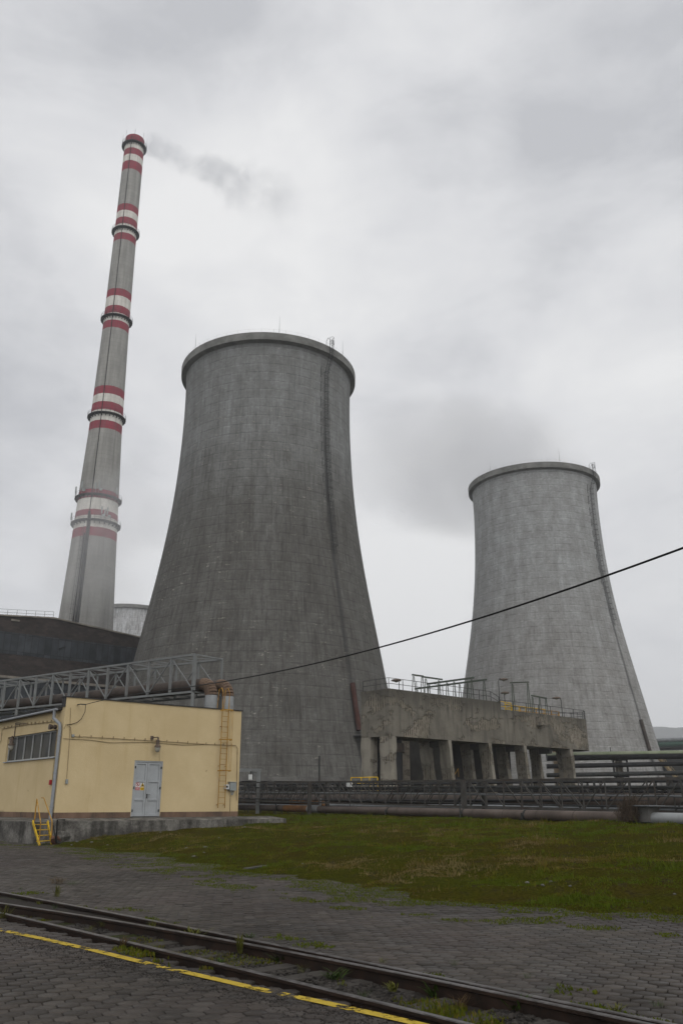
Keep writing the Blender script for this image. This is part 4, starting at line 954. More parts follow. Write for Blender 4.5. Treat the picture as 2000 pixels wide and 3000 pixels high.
for i in range(NP+1):
    for top in (0, 1): b = MB(); b.bar(PT(i, 0, top)+TW*0.076, PT(i, 1, top)-TW*0.076, 0.07, 0.09); b.build('cross_beam', M['steel_grey'], tr)
    if i < NP:
        b = MB(); k = i if i % 2 else i+1; j = i+1 if i % 2 else i; b.bar(PT(k, 0, 1), PT(j, 1, 1), 0.05, 0.045); b.build('roof_brace', M['steel_grey'], tr)
for i, zb_ in ((0, 6.48), (9, 0.2), (13, 0.2)):
    for s_ in (0, 1):
        b = MB(); p = PT(i, s_, 0); b.bar(p-Vector((0, 0, 0.08)), Vector((p.x, p.y, zb_ if s_ == 0 else 0.2)), 0.2); b.build('support', M['steel_grey'], tr)
def seg_pipe(name, pts, r, label, group, mat, ring=None, n=14, ringmat=None):
    root = thing(name, label, 'pipe', tuple(pts[0]), group); b = MB(); b.tube(pts, r, n); b.build('cladding', mat, root, True, 50)
    return root
for off, L, lab in ((0.62, 1.0, 'brown clad pipe in the truss bending down nearer the roof ladder’s left'), (1.68, 1.35, 'second brown clad pipe in the truss bending down farther right')):
    lab = 'brown insulated pipe in the truss, its silver downturn left of the other' if off < 1 else 'brown insulated pipe in the truss, its silver downturn nearest the roof ladder'
    z0 = 8.86; base = TA+TW*off+Vector((0, 0, z0)); e0 = base-TU*(L-0.75); Rb = 0.75
    root = thing('insulated_pipe', lab, 'pipe', tuple(base), 'insulated pipes in the truss')
    b = MB(); b.tube([base+TU*(PAN*NP)+Vector((0, 0, 0.017*PAN*NP)), base, e0], 0.385, 16); b.build('cladding', M['pipe_brown'], root, True, 50)
    # segmented elbow
    n = 9; pts = [e0+(-TU)*(Rb*math.sin(a))+Vector((0, 0, -Rb*(1-math.cos(a)))) for a in np.linspace(0, math.pi/2, n)]
    b = MB()
    for p, q in zip(pts[:-1], pts[1:]): d = (q-p); b.tube([p-d*0.06, q+d*0.02], [0.40, 0.39], 16)
    b.build('elbow', M['pipe_elbow'], root)
    top = pts[-1]; b = MB()
    for k in range(5):
        z1 = top.z-k*0.62; b.tube([Vector((top.x, top.y, z1)), Vector((top.x, top.y, z1-0.64))], [0.385, 0.40], 18)
    b.build('riser', M['silver'], root, True, 50)

# ================================================================== BRICK POWER HALL
PB = Plane((-66.2, 160.0), 49.5)
bh = thing('brick_hall', 'dark sooty brick power hall with a long glazed band', 'building', (-66.2, 160, 0.9))
tz1 = lambda x, y: PB.st(x, y)
ap = tz1(158, 1813); e1 = tz1(405, 1868); e0_ = tz1(0, 1806)
TL, TR_ = -34.0, 32.5
sl_ = (e1[1]-ap[1])/(e1[0]-ap[0])
outline = [(TL, 0.0), (TR_, 0.0), (TR_, ap[1]+sl_*(TR_-ap[0])), ap, (e0_[0], e0_[1]+0.1), (TL, e0_[1]-3.0)]
b = MB(); nb_ = len(outline)
for i, (t, z) in enumerate(outline): b.uv[i] = (t, z); b.v.append(tuple(PB.at(t, z)))
for i, (t, z) in enumerate(outline): b.uv[nb_+i] = (t+30, z); b.v.append(tuple(PB.at(t, z, -34)))
b.face(range(nb_)); b.face([nb_+i for i in range(nb_)][::-1])
for i in range(nb_): j = (i+1) % nb_; b.face((i, j, nb_+j, nb_+i))
b.build('wall', M['brick'], bh)
def uvslab(name, quad, out, mat, parent, th=0.06):
    b = MB()
    for i, (t, z) in enumerate(quad): b.uv[i] = (t, z); b.v.append(tuple(PB.at(t, z, out)))
    for i, (t, z) in enumerate(quad): b.uv[4+i] = (t, z); b.v.append(tuple(PB.at(t, z, out-th)))
    b.face((0, 1, 2, 3))
    for i in range(4): j = (i+1) % 4; b.face((i, j, 4+j, 4+i))
    return b.build(name, mat, parent)
zt0 = tz1(200, 1873)[1]; zb0 = tz1(200, 1935)[1]
uvslab('window_band', [(TL, zb0), (TR_, zb0), (TR_, zt0), (TL, zt0)], 0.06, M['panes'], bh)
zl1 = tz1(80, 1996)[1]; zl0 = zl1-7.5
uvslab('window_band', [(TL, zl0), (TR_, zl0), (TR_, zl1), (TL, zl1)], 0.06, M['panes'], bh)
M['ledge'] = plain('pale dusty ledge', (0.20, 0.18, 0.15, 1), 0.9, 0.3, 0.6, dirt=(0.09, 0.08, 0.07, 1), dirt_amt=0.6)
b = MB(); zl = tz1(40, 1982)[1]; b.slab([PB.at(TL, zl-0.45, 0.5), PB.at(TR_, zl-0.45, 0.5), PB.at(TR_, zl, 0.5), PB.at(TL, zl, 0.5)], -PB.n*0.49); b.build('ledge', M['ledge'], bh)
b = MB()
for (t0, z0), (t1_, z1_) in ((ap, (TR_, ap[1]+sl_*(TR_-ap[0]))), ((e0_[0], e0_[1]+0.1), ap), ((TL, e0_[1]-3.0), (e0_[0], e0_[1]+0.1))):
    b.slab([PB.at(t0, z0+0.01, 0.25), PB.at(t1_, z1_+0.01, 0.25), PB.at(t1_, z1_+0.3, 0.25), PB.at(t0, z0+0.3, 0.25)], -PB.n*1.2)
b.build('roof_edge', M['ledge'], bh)
b = MB()
for k in range(9):
    t = e0_[0]-4+(ap[0]-e0_[0]+4)*k/8; z = np.interp(t, [e0_[0], ap[0]], [e0_[1]+0.3, ap[1]+0.25]); b.bar(PB.at(t, z, -0.3), PB.at(t, z+1.25, -0.3), 0.06)
for hh in (0.62, 1.25): b.tube([PB.at(e0_[0]-4, e0_[1]+0.25+hh, -0.3), PB.at(e0_[0], e0_[1]+0.3+hh, -0.3), PB.at(ap[0], ap[1]+0.25+hh, -0.3)], 0.035, 5)
b.build('railing', M['steel_grey'], bh)
b = MB(); p = PB.px(125, 1810, -3.0); b.slab([PB.at(tz1(112, 1812)[0], ap[1]-0.2, -2), PB.at(tz1(135, 1812)[0], ap[1]-0.2, -2), PB.at(tz1(127, 1806)[0], ap[1]+0.55, -2), PB.at(tz1(122, 1806)[0], ap[1]+0.55, -2)], -PB.n*4); b.build('roof_vent', M['roof_edge'], bh)
b = MB(); p = PB.px(45, 1818, 0.2); b.box(p, (1.6, 0.3, 0.35), PB.d+Vector((0, 0, 0))); b.build('wall_bracket', M['ledge'], bh)
b = MB(); b.bar(PB.px(172, 1902, 0.3), PB.px(189, 1897, 0.6), 0.35, 0.12); b.build('open_vent', M['black'], bh)

# ================================================================== CONCRETE PUMP HOUSE ON COLUMNS
PH = Plane((4.9, 88.0), 47.7); HW = 4.2; PZ0, PZ1, PZ2 = 8.3, 13.08, 12.25
ph = thing('pump_house', 'crumbling concrete water trough raised on battered columns', 'industrial structure', (4.9, 88, 0.9))
ts = PH.st(1466, 2070)[0]; te = PH.st(1712, 2150)[0]
def plan(t0, t1_, rounded, n=12):
    P = [PH.at(t0, 0)]
    if rounded:
        c = PH.at(t1_, 0, -HW/2)
        P += [c+PH.d*(HW/2*math.sin(a))+PH.n*(HW/2*math.cos(a)) for a in np.linspace(0, math.pi, n)]
    else: P += [PH.at(t1_, 0), PH.at(t1_, 0, -HW)]
    P += [PH.at(t0, 0, -HW)]; return [(p.x, p.y) for p in P]
b = MB(); b.prism(plan(0, ts, False), PZ0, PZ1); b.prism(plan(ts, te, True), PZ0, PZ2)
b.build('trough', M['spall'], ph, False)
for o_, nm in ((0, 'f'), (-(HW-1.4), 'b')):
    for t in (0.0, 9.0, 16.0, 22.7, 32.4) if nm == 'f' else (0.0, 9.0, 16.0, 22.7, 29.5, 35.5):
        lean = 0.0 if t < 1 else 0.95; wd = 0.95 if t < 1 else 0.56; b = MB(); o1 = o_+(-0.003)
        c8 = [PH.at(t+lean, 0.2, o1), PH.at(t+lean+wd, 0.2, o1), PH.at(t+lean+wd, 0.2, o1-1.4), PH.at(t+lean, 0.2, o1-1.4), PH.at(t, PZ0+0.0, o1), PH.at(t+wd, PZ0+0.0, o1), PH.at(t+wd, PZ0+0.0, o1-1.4), PH.at(t, PZ0, o1-1.4)]
        # chipped outline: rings with small offsets
        rings = 7
        vb = len(b.v)
        for k in range(rings+1):
            f = k/rings
            for m_ in range(4):
                p = c8[m_].lerp(c8[m_+4], f); j = 0.0 if k in (0, rings) else 0.075
                b.v.append((p.x+random.uniform(-j, j), p.y+random.uniform(-j, j), p.z-(0.003 if k == rings else 0)))
        for k in range(rings):
            for m_ in range(4): m2 = (m_+1) % 4; b.face((vb+4*k+m_, vb+4*k+m2, vb+4*k+4+m2, vb+4*k+4+m_))
        b.build('column', M['spall_col'] , ph, False)
for t in (9.0, 16.0, 22.7, 29.5): 
    b = MB(); p0 = PH.at(t+0.4, PZ0-0.3, -1.2); p1 = PH.at(t+0.4, PZ0-0.3, -HW+1.2); b.bar(p0, p1, 0.6, 0.58); b.build('beam', M['conc_dark'], ph)
b = MB(); p = PH.px(1577, 2122, 0.35); b.box(p, (1.15, 0.7, 0.35), PH.d); b.box(p+Vector((0, 0, 0.5))-PH.n*0.1, (0.9, 0.5, 0.7), PH.d); b.build('spout_box', M['spall'], ph)
# rear block behind the trough, coloured dark for the shade there
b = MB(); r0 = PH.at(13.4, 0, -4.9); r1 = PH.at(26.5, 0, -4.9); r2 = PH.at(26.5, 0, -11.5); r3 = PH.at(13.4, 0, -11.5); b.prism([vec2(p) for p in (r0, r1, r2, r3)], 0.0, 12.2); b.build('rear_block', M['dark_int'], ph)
def rails(name, pts, hs, parent, mat, r=0.03, post_r=0.035, every=2.2):
    b = MB()
    for hgt in hs: b.tube([p+Vector((0, 0, hgt)) for p in pts], r, 5)
    for p, q in zip(pts[:-1], pts[1:]):
        n = max(1, int(round((q-p).length/every)))
        for k in range(n): s_ = p+(q-p)*(k/n); b.bar(s_, s_+Vector((0, 0, hs[-1])), post_r*2)
    b.bar(pts[-1], pts[-1]+Vector((0, 0, hs[-1])), post_r*2)
    return b.build(name, mat, parent)
rails('railing', [PH.at(0.15, PZ1, -HW+0.2), PH.at(0.15, PZ1, -0.15), PH.at(ts-1.6, PZ1, -0.15), PH.at(ts-0.1, PZ1-0.5, -0.15)], (0.55, 1.12), ph, M['steel_dark'])
endc = PH.at(te, PZ2, -HW/2)
rails('railing', [PH.at(ts+0.1, PZ2, -0.15), PH.at(te-2, PZ2, -0.15)]+[endc+PH.d*((HW/2-0.1)*math.sin(a))+PH.n*((HW/2-0.1)*math.cos(a)) for a in np.linspace(0.2, math.pi-0.2, 7)]+[PH.at(te-8, PZ2, -HW+0.15)], (0.55, 1.12), ph, M['steel_dark'], every=2.6)
yr = rails('railing', [PH.at(ts+0.6, PZ2, -0.7), PH.at(ts+3.2, PZ2, -0.9), PH.at(ts+4.0, PZ2, -2.4), PH.at(ts+12.5, PZ2, -2.4)], (0.5, 1.05), ph, M['yellow'], 0.045, 0.05, 1.5); yr['label'] = 'yellow railing'
yr = rails('railing', [PH.at(ts+6.0, PZ2, -1.6), PH.at(ts+14.0, PZ2, -1.4)], (0.35, 0.8), ph, M['yellow_rusty'], 0.045, 0.05, 1.5); yr['label'] = 'rusty yellow railing'
# gantry frames for the sluices
def gframe(name, lab, beams, posts, zr, mat, group=None, w_=0.17):
    root = thing(name, lab, 'lifting frame', tuple(posts[0][0]), group)
    for p, q in beams: b = MB(); b.bar(p, q, w_, w_*1.15); b.build('beam', mat, root)
    for p, q in posts:
        b = MB()
        s_ = PH.d*0.28
        b.bar(p-s_, q-s_*0.3, 0.085); b.bar(p+s_, q+s_*0.3, 0.085); b.build('post', mat, root)
    return root
def across(t, o0, o1, z): return PH.at(t, z, o0), PH.at(t, z, o1)
zt_ = PZ1+2.4
gframe('lifting_frame', 'green steel lifting frame with the highest long beam on the pump house', [across(13.9, 0.1, -7.2, zt_)], [(PH.at(13.9, PZ1, o), PH.at(13.9, zt_-0.14, o)) for o in (-0.3, -2.9, -4.0)]+[(PH.at(13.9, 12.2, o), PH.at(13.9, zt_-0.14, o)) for o in (-6.9,)], PZ1, M['green_steel'], 'lifting frames')
gframe('lifting_frame', 'green steel lifting frame with the longest beam just right of the highest one', [across(16.2, 0.1, -11.3, zt_)], [(PH.at(16.2, PZ1, o), PH.at(16.2, zt_-0.14, o)) for o in (-0.3, -2.8, -4.0)]+[(PH.at(16.2, 12.2, o), PH.at(16.2, zt_-0.14, o)) for o in (-7.2, -10.9)], PZ1, M['green_steel'], 'lifting frames')
gframe('lifting_frame', 'short green steel lifting frame with two legs at the left of the others', [(PH.at(4.9, PZ1+2.0, -1.2), PH.at(6.7, PZ1+2.0, -1.2))], [(PH.at(5.1, PZ1, -1.2), PH.at(5.1, PZ1+1.86, -1.2)), (PH.at(6.5, PZ1, -1.2), PH.at(6.5, PZ1+1.86, -1.2))], PZ1, M['green_steel'], 'lifting frames', 0.14)
gframe('lifting_frame', 'slanting green steel lifting frame left of the two long beams', [(PH.at(7.6, PZ1+2.15, -2.2), PH.at(11.0, PZ1+2.15, -2.2))], [(PH.at(8.2, PZ1, -2.2), PH.at(8.2, PZ1+2.0, -2.2)), (PH.at(10.4, PZ1, -2.2), PH.at(10.4, PZ1+2.0, -2.2))], PZ1, M['green_steel'], 'lifting frames', 0.14)
p0 = PH.st(1517, 2080)[0]; pa = PH.at(p0+0.8, PZ2, -1.2); pb_ = pa-PH.n*0.0+Vector((1.75, -0.6, 0))
gframe('lifting_frame', 'tall narrow open portal of green steel on the lower roof', [(pa+Vector((-0.3, 0.1, 3.6)), pb_+Vector((0.2, 0, 3.6)))], [(pa, pa+Vector((0, 0, 3.47))), (pb_, pb_+Vector((0, 0, 3.47)))], PZ2, M['green_steel'], 'lifting frames', 0.12)
p1_ = PH.st(1573, 2090)[0]; pa = PH.at(p1_+1.0, PZ2, -1.4)
gframe('lifting_frame', 'low long green frame at the right end of the pump house roof', [(pa+Vector((0, 0, 2.4)), pa+PH.d*3.3+Vector((0, 0, 2.3)))], [(pa+PH.d*k, pa+PH.d*k+Vector((0, 0, 2.25))) for k in (0.2, 1.7, 3.1)], PZ2, M['green_steel'], 'lifting frames', 0.14)
def deck_lamp(p, h, lab, swing):
    root = thing('deck_lamp', lab, 'lamp', tuple(p), 'lamps on the pump house')
    b = MB(); e = p+Vector((0, 0, h)); b.tube([p, p+Vector((0, 0, h-0.3)), e+swing*0.15, e+swing*0.6], 0.045, 6); b.build('pole', M['steel_dark'], root)
    hd = e+swing*0.85; b = MB(); b.tube([hd+Vector((0, 0, 0.12)), hd+Vector((0, 0, 0.02)), hd+Vector((0, 0, -0.1))], [0.15, 0.5, 0.55], 12); b.build('shade', M['lamp_rust'], root, True, 30)
    b = MB(); b.tube([hd+Vector((0, 0, -0.1)), hd+Vector((0, 0, -0.25))], [0.3, 0.1], 10); b.build('lens', M['lamp_glass'], root, True)
deck_lamp(PH.at(ts+0.5, PZ2, -0.5), 3.7, 'tall rusty deck lamp above the start of the yellow railing', PH.d*0.9+Vector((0.2, 0, 0)))
deck_lamp(PH.at(ts+1.9, PZ2, -0.8), 2.2, 'bell shaped deck lamp on a short pole behind the yellow railing', PH.d*0.15)
deck_lamp(PH.at(PH.st(1662, 2100)[0], PZ2, -0.8), 2.45, 'double headed deck lamp at the rounded right end', -PH.d*1.2)
deck_lamp(PH.at(2.6, PZ1, -1.0), 1.15, 'low flat deck lamp near the left corner of the roof', -PH.d*0.5)
# things under the trough
cv = at(1140, 2230, 92.2); vs = thing('dark_tank', 'dark round steel tank standing behind the corner column', 'tank', (cv.x, cv.y, 0.9))
b = MB(); b.tube([Vector((cv.x, cv.y, 0.3)), Vector((cv.x, cv.y, PZ0-0.05))], 1.4, 28); b.build('shell', M['pipe_black'], vs, True, 50)
zq0, zq1 = at(1143, 2204, 91.6).z, at(1143, 2178, 91.6).z; b = MB(); b.tube([Vector((cv.x, cv.y, zq0)), Vector((cv.x, cv.y, zq1))], 1.62, 28); b.build('collar', M['pipe_brown'], vs, True, 50)
a = at(1176, 2200, 104); c = at(1322, 2200, 106); b = MB(); b.prism([(a.x, a.y), (c.x, c.y), (c.x-0.2, c.y+6), (a.x-0.5, a.y+6)], 0.0, 9.2)
tag(b.build('plastered_shed', M['mottle']), 'blotchy beige plastered wall seen between the left columns', 'building')
a = at(1640, 2240, 121); c = at(1672, 2240, 121); b = MB(); b.prism([(a.x, a.y), (c.x, c.y), (c.x+.3, c.y+3), (a.x-.2, a.y+3)], 0.0, 9.0)
tag(b.build('beige_kiosk', plain('beige kiosk cladding', (0.24, 0.185, 0.12, 1), 0.8, 0.15, 0.8, dirt=(0.15, 0.11, 0.08, 1), dirt_amt=0.5)), 'narrow beige cabin between the rightmost columns', 'cabin')
stw = thing('steel_stair', 'dark steel stair in the shadow under the trough', 'stairs', (14.5, 99.5, 0.9))
s0 = PH.at(11.3, 1.0, -3.6); s1 = PH.at(14.8, 4.6, -3.6); b = MB(); b.bar(s0, s1, 0.1, 0.25); b.bar(s0-PH.n*0.9, s1-PH.n*0.9, 0.1, 0.25)
for k in range(14): p = s0+(s1-s0)*((k+.5)/14); b.bar(p, p-PH.n*0.9, 0.25, 0.04)
b.build('flight', M['steel_dark'], stw)
b = MB(); b.bar(s0+Vector((0, 0, 1)), s1+Vector((0, 0, 1)), 0.05); b.bar(s0, s0+Vector((0, 0, 1)), 0.05); b.bar(s1, s1+Vector((0, 0, 1)), 0.05); b.build('handrail', M['yellow_rusty'], stw)
ybr = thing('barrier_rail', 'short yellow safety rail left of the corner column', 'railing', tuple(at(1030, 2290, 86)))
b = MB(); P = [at(1028, 2278, 86), at(1058, 2278, 86.5), at(1082, 2277, 87), at(1106, 2277, 87)]
for q in P: b.bar(q, Vector((q.x, q.y, 0.6)), 0.09)
for dz in (0, -0.55): b.tube([q+Vector((0, 0, dz)) for q in P], 0.05, 5)
b.build('rail', M['yellow'], ybr)

# ================================================================== LATTICE PIPE BRIDGE ACROSS THE LAWN
LA = at(640, 2293.5, 80.5); LB = at(2000, 2280, 38.0)
LD = (LB-LA); LEN = LD.length; LD.normalize(); LN = Vector((LD.y, -LD.x, 0)).normalized(); LN = -LN if LN.y < 0 else LN      # LN points away from the camera
BP = 1.42; NB = 38
bz0 = lambda i: (at(640, 2344, 80.5).z)+(at(2000, 2381, 38).z-at(640, 2344, 80.5).z)*(i*BP/LEN)
def LP(i, s_, top): p = LA+LD*(i*BP)+LN*(1.25*s_); return Vector((p.x, p.y, p.z if top else bz0(i)))
lb = thing('lattice_bridge', 'long dark steel lattice pipe bridge low across the lawn', 'pipe bridge', (LA.x, LA.y, 0.9))
def tpx(x):                                             # how far along the bridge the picture column x lies
    lo, hi = 0.0, 60.0
    for _ in range(40):
        m = (lo+hi)/2; p = LA+LD*m; d = p.y*_c+(p.z-EYE)*_s; X = 1000+2450*p.x/d
        if X < x: lo = m
        else: hi = m
    return lo
sup = [tpx(912)/BP, tpx(1361)/BP]; span = sup[1]-sup[0]; sup = [sup[0]-span, sup[0], sup[1], sup[1]+span]
for s_ in (0, 1):
    b = MB(); b.bar(LP(-1, s_, 1), LP(NB, s_, 1), 0.085, 0.10); b.build('top_chord', M['steel_lattice'], lb)
    b = MB(); b.bar(LP(-1, s_, 0), LP(NB, s_, 0), 0.08, 0.09); b.build('bottom_chord', M['steel_lattice'], lb)
    for i in range(-1, NB):
        b = MB(); b.bar(LP(i, s_, 0)+Vector((0, 0, .05)), LP(i, s_, 1)-Vector((0, 0, .055)), 0.055, 0.055); b.build('post', M['steel_lattice'], lb)
        m_ = i+0.5; k = max(j for j in range(4) if sup[j] <= m_) if m_ >= sup[0] else 0
        f = ((m_-sup[k]) / span) % 1.0
        b = MB()
        if f < 0.5: b.bar(LP(i, s_, 1)-Vector((0, 0, .05)), LP(i+1, s_, 0)+Vector((0, 0, .05)), 0.045, 0.045)
        else: b.bar(LP(i, s_, 0)+Vector((0, 0, .05)), LP(i+1, s_, 1)-Vector((0, 0, .05)), 0.045, 0.045)
        b.build('brace', M['steel_lattice'], lb)
for k in (1, 2, 3):
    for s_ in (0, 1):
        p = LA+LD*(sup[k]*BP)+LN*(1.25*s_)-LN*(0.14 if s_ == 0 else -0.14); b = MB(); b.bar(Vector((p.x, p.y, 0.4)), Vector((p.x, p.y, p.z+0.04)), 0.24, 0.24, LD); b.build('support', M['steel_lattice'], lb)
for i in range(-1, NB):
    for f in (0.0, 0.5):
        b = MB(); p, q = LP(i, 0, 0), LP(i, 1, 0); h = (LP(i, 0, 1).z-p.z)*f+0.03; b.bar(p+Vector((0, 0, h))+LN*0.05, q+Vector((0, 0, h))-LN*0.05, 0.05, 0.05); b.build('cross_arm', M['steel_lattice'], lb)
# cables and thin pipes lying in it
k = 0
for f, offs in ((0.06, (0.25, 0.5, 0.75, 1.0)), (0.40, (0.3, 0.55, 0.85, 1.05)), (0.66, (0.25, 0.5, 0.8, 1.0))):
    for o in offs:
        hh = lambda i: (LP(i, 0, 1).z-bz0(i))*f+0.10
        pts = [LP(i, 0, 0)+LN*(o+0.03*math.sin(i*1.7+o*9))+Vector((0, 0, hh(i)+0.012*math.sin(i*2.3+o*20))) for i in np.arange(-1, NB, 1.0)]
        b = MB(); b.tube(pts, random.choice((0.03, 0.04, 0.05, 0.06)), 6)
        tag(b.build('thin_pipe', M[random.choice(('pipe_black', 'steel_dark', 'steel_dark', 'pipe_grey'))], None, True), 'dark thin pipe or cable lying inside the lattice bridge', 'pipe', 'thin pipes inside the lattice bridge')
# further rack rails of dark pipes behind
for j, (y0, y1, Y0, Y1, r) in enumerate(((2300, 2290, 92, 46, 0.07), (2308, 2305, 92, 46, 0.09), (2320, 2318, 92, 46, 0.06), (2330, 2333, 92, 46, 0.08), (2296, 2286, 100, 52, 0.05), (2312, 2312, 96, 49, 0.1), (2340, 2348, 90, 45, 0.09), (2326, 2326, 94, 47, 0.05))):
    b = MB(); p, q = at(630, y0, Y0), at(2040, y1, Y1); b.tube([p+(q-p)*t+Vector((0, 0, 0.03*math.sin(9*t+j))) for t in np.linspace(0, 1.15, 24)], r, 6)
    tag(b.build('rack_pipe', M[('pipe_black', 'steel_dark', 'pipe_black', 'pipe_brown')[j % 4]], None, True), 'dark pipe running on the low rack behind the lattice bridge', 'pipe', 'rack pipes behind the lattice bridge')
rk = thing('pipe_rack', 'low dark steel rack carrying pipes behind the lattice bridge', 'pipe rack', tuple(at(640, 2360, 92)))
for i in range(26):
    f = i/25*1.1; p, q = at(630, 2296, 91), at(2040, 2284, 45.5); a = p+(q-p)*f; b = MB(); b.bar(Vector((a.x, a.y, 0.5)), Vector((a.x, a.y, a.z+0.1)), 0.11)
    c = a+LN*2.2; b.bar(Vector((c.x, c.y, 0.5)), Vector((c.x, c.y, c.z+0.1)), 0.11)
    for dz in (0.0, -0.45, -0.95): b.bar(a+Vector((0, 0, dz)), c+Vector((0, 0, dz)), 0.08)
    b.build('frame', M['steel_dark'], rk)
# large pipes on the ground
def long_pipe(name, label, p, q, r, mat, ring_every=None, ringw=0.12, ext=1.0, group=None):
    root = thing(name, label, 'pipe', tuple(p), group); p = Vector(p); q = Vector(q); q2 = p+(q-p)*ext
    b = MB(); b.tube([p+(q2-p)*t for t in np.linspace(0, 1, 20)], r, 20); b.build('cladding', mat, root, True, 50)
    if ring_every:
        d = (q2-p).normalized(); n = int((q2-p).length/ring_every); b = MB()
        for k in range(n): s_ = p+d*ring_every*(k+0.6); b.tube([s_, s_+d*ringw], r+0.007, 20)
        b.build('joint_band', M['pipe_brown'], root, True, 30)
    return root
fp, fq = at(630, 2362.5, 84.5), at(1850, 2396, 39.0); fd = (fq-fp).normalized()
PR = 0.245
lp1 = long_pipe('large_pipe', 'large weathered reddish grey pipe lying along the edge of the lawn', fp, fq, PR, M['pipe_pink'], 2.6, 0.03, 1.0)
b = MB(); b.tube([fq-fd*0.2, fq+fd*22], PR*1.0, 20); b.build('silver_section', M['silver'], lp1, True, 50)
sil = lambda x: (lambda lo=0.0: lo)()
def along(x, p, d):
    lo, hi = 0.0, 70.0
    for _ in range(40):
        m = (lo+hi)/2; r = p+d*m; dd = r.y*_c+(r.z-EYE)*_s
        if 1000+2450*r.x/dd < x: lo = m
        else: hi = m
    return p+d*lo
p0, p1_ = along(905, fp, fd), along(936, fp, fd); b = MB(); b.tube([p0, p1_], PR+0.02, 20); b.build('silver_sleeve', M['silver'], lp1, True, 50)
p0, p1_ = along(835, fp, fd), along(905, fp, fd); b = MB(); b.tube([p0, p1_], PR+0.008, 20); b.build('rusted_section', M['pipe_rust'], lp1, True, 50)
for x in (818, 1140, 1360, 1540): 
    p = along(x, fp, fd); b = MB(); b.tube([p, p+fd*0.12], PR+0.02, 20); b.bar(p-LN*0.32+Vector((0, 0, -0.45)), p-LN*0.32+Vector((0, 0, 0.6 if x in (818, 1360) else 0.1)), 0.06); b.build('clamp', M['steel_dark'], lp1)
q0, q1 = at(640, 2347, 80), at(948, 2349.5, 68.5); bp = thing('branch_pipe', 'rust brown pipe with a bend dropping to the large pipe', 'pipe', tuple(q0)); dd = (q1-q0).normalized()
b = MB(); b.tube([q0-dd*2, q1-dd*4.2], 0.2, 14); b.build('cladding', M['pipe_brown'], bp, True, 50)
b = MB(); b.tube([q1-dd*4.2, q1-dd*0.5, q1-dd*0.15+Vector((0, 0, -0.03)), q1+Vector((0, 0, -0.22)), q1+dd*.05+Vector((0, 0, -0.55))], [0.22, 0.22, 0.215, 0.2, 0.15], 14); b.build('elbow', M['pipe_rust'], bp, True, 60)
b = MB(); p = along(938, fp, fd); b.tube([p+Vector((0, 0, 0.1)), p+Vector((0, 0, 0.75))], 0.10, 10); b.build('riser', M['silver'], bp, True, 50)
g0, g1 = at(640, 2358, 88), at(2000, 2372, 42); long_pipe('grey_pipe', 'slim dull grey pipe under the lattice bridge', g0, g1, 0.17, M['pipe_grey'], 4.5, 0.05, 1.25)
g0, g1 = at(630, 2341, 92), at(2000, 2350, 46); long_pipe('brown_pipe', 'thick brown pipe behind the posts under the lattice bridge', g0, g1, 0.42, M['pipe_brown'], 6, 0.05, 1.25)
# concrete block with a cover slab, dead bush on the pipe
pb0 = along(1893, fp, fd); b = MB(); b.box((pb0.x, pb0.y-0.05, 1.34), (0.75, 0.6, 0.62), fd); 
blk2 = thing('valve_box', 'small dark box with a sheet lid beside the dead bush', 'box', (pb0.x, pb0.y, 1.0)); b.build('box', M['conc_dark'], blk2)
b = MB(); b.box((pb0.x, pb0.y-0.05, 1.675), (1.25, 0.95, 0.045), fd); b.build('lid', M['pipe_grey'], blk2)
pbx = along(1872, fp, fd); b = MB(); rr = random.Random(4)
base = pbx-LN*0.45; gz_ = tz(base.x, base.y)
for k in range(420):
    a = rr.uniform(0, 6.28); r_ = rr.uniform(0, 0.45); p = Vector((base.x+r_*math.cos(a)*1.5, base.y+r_*math.sin(a)*0.6, gz_+rr.uniform(0, 0.15))); h = rr.uniform(0.25, 0.95)*(1.2-r_); a2 = rr.uniform(0, 6.28); l_ = rr.uniform(0.05, 0.4)
    q = p+Vector((l_*math.cos(a2), l_*math.sin(a2)*0.6, h)); q2 = q+Vector((rr.uniform(-.2, .2), rr.uniform(-.1, .1), rr.uniform(-.25, .1))); b.tube([p, q, q2], [0.012, 0.008, 0.004], 3, False)
tag(b.build('dead_bush', plain('dead twigs', (0.06, 0.045, 0.033, 1), 0.9, 0.4, 8)), 'tangled dead brown bush growing against the large pipe', 'bush')
# cabinet, pole, portal by the bridge
cab = at(1023, 2298, 66.5); cb = thing('control_cabinet', 'small white control cabinet mounted on the lattice bridge', 'cabinet', tuple(cab))
b = MB(); b.box(cab, (0.42, 0.3, 0.46), LD); b.build('box', M['white_box'], cb, bevel=0.03)
b = MB()
for dx in (-.1, 0.05, .12): b.tube([cab+LD*dx+Vector((0, 0, -.22)), cab+LD*dx*.5+Vector((0, 0, -.6)), cab+LD*(dx-.2)+Vector((0, 0, -1.0))], 0.02, 5)
b.bar(cab+Vector((0, 0, -.2)), cab+Vector((0.05, 0.1, -1.6)), 0.05); b.build('stand', M['steel_dark'], cb)
pp = at(935, 2300, 86); b = MB(); b.tube([Vector((pp.x, pp.y, 0.3)), Vector((pp.x, pp.y, at(935, 2214, 86).z))], 0.085, 8); tag(b.build('dark_pole', M['steel_dark']), 'thin dark upright pole in front of the dark cooling tower', 'pole')
po = thing('steel_portal', 'grey steel portal frame beside the yellow building', 'portal frame', tuple(at(720, 2290, 74)))
u0, u1 = at(690, 2256, 73), at(766, 2256.5, 74.5); b = MB(); b.bar(u0-Vector((4, 0, 0)), u1, 0.22, 0.26); b.build('beam', M['steel_grey'], po)
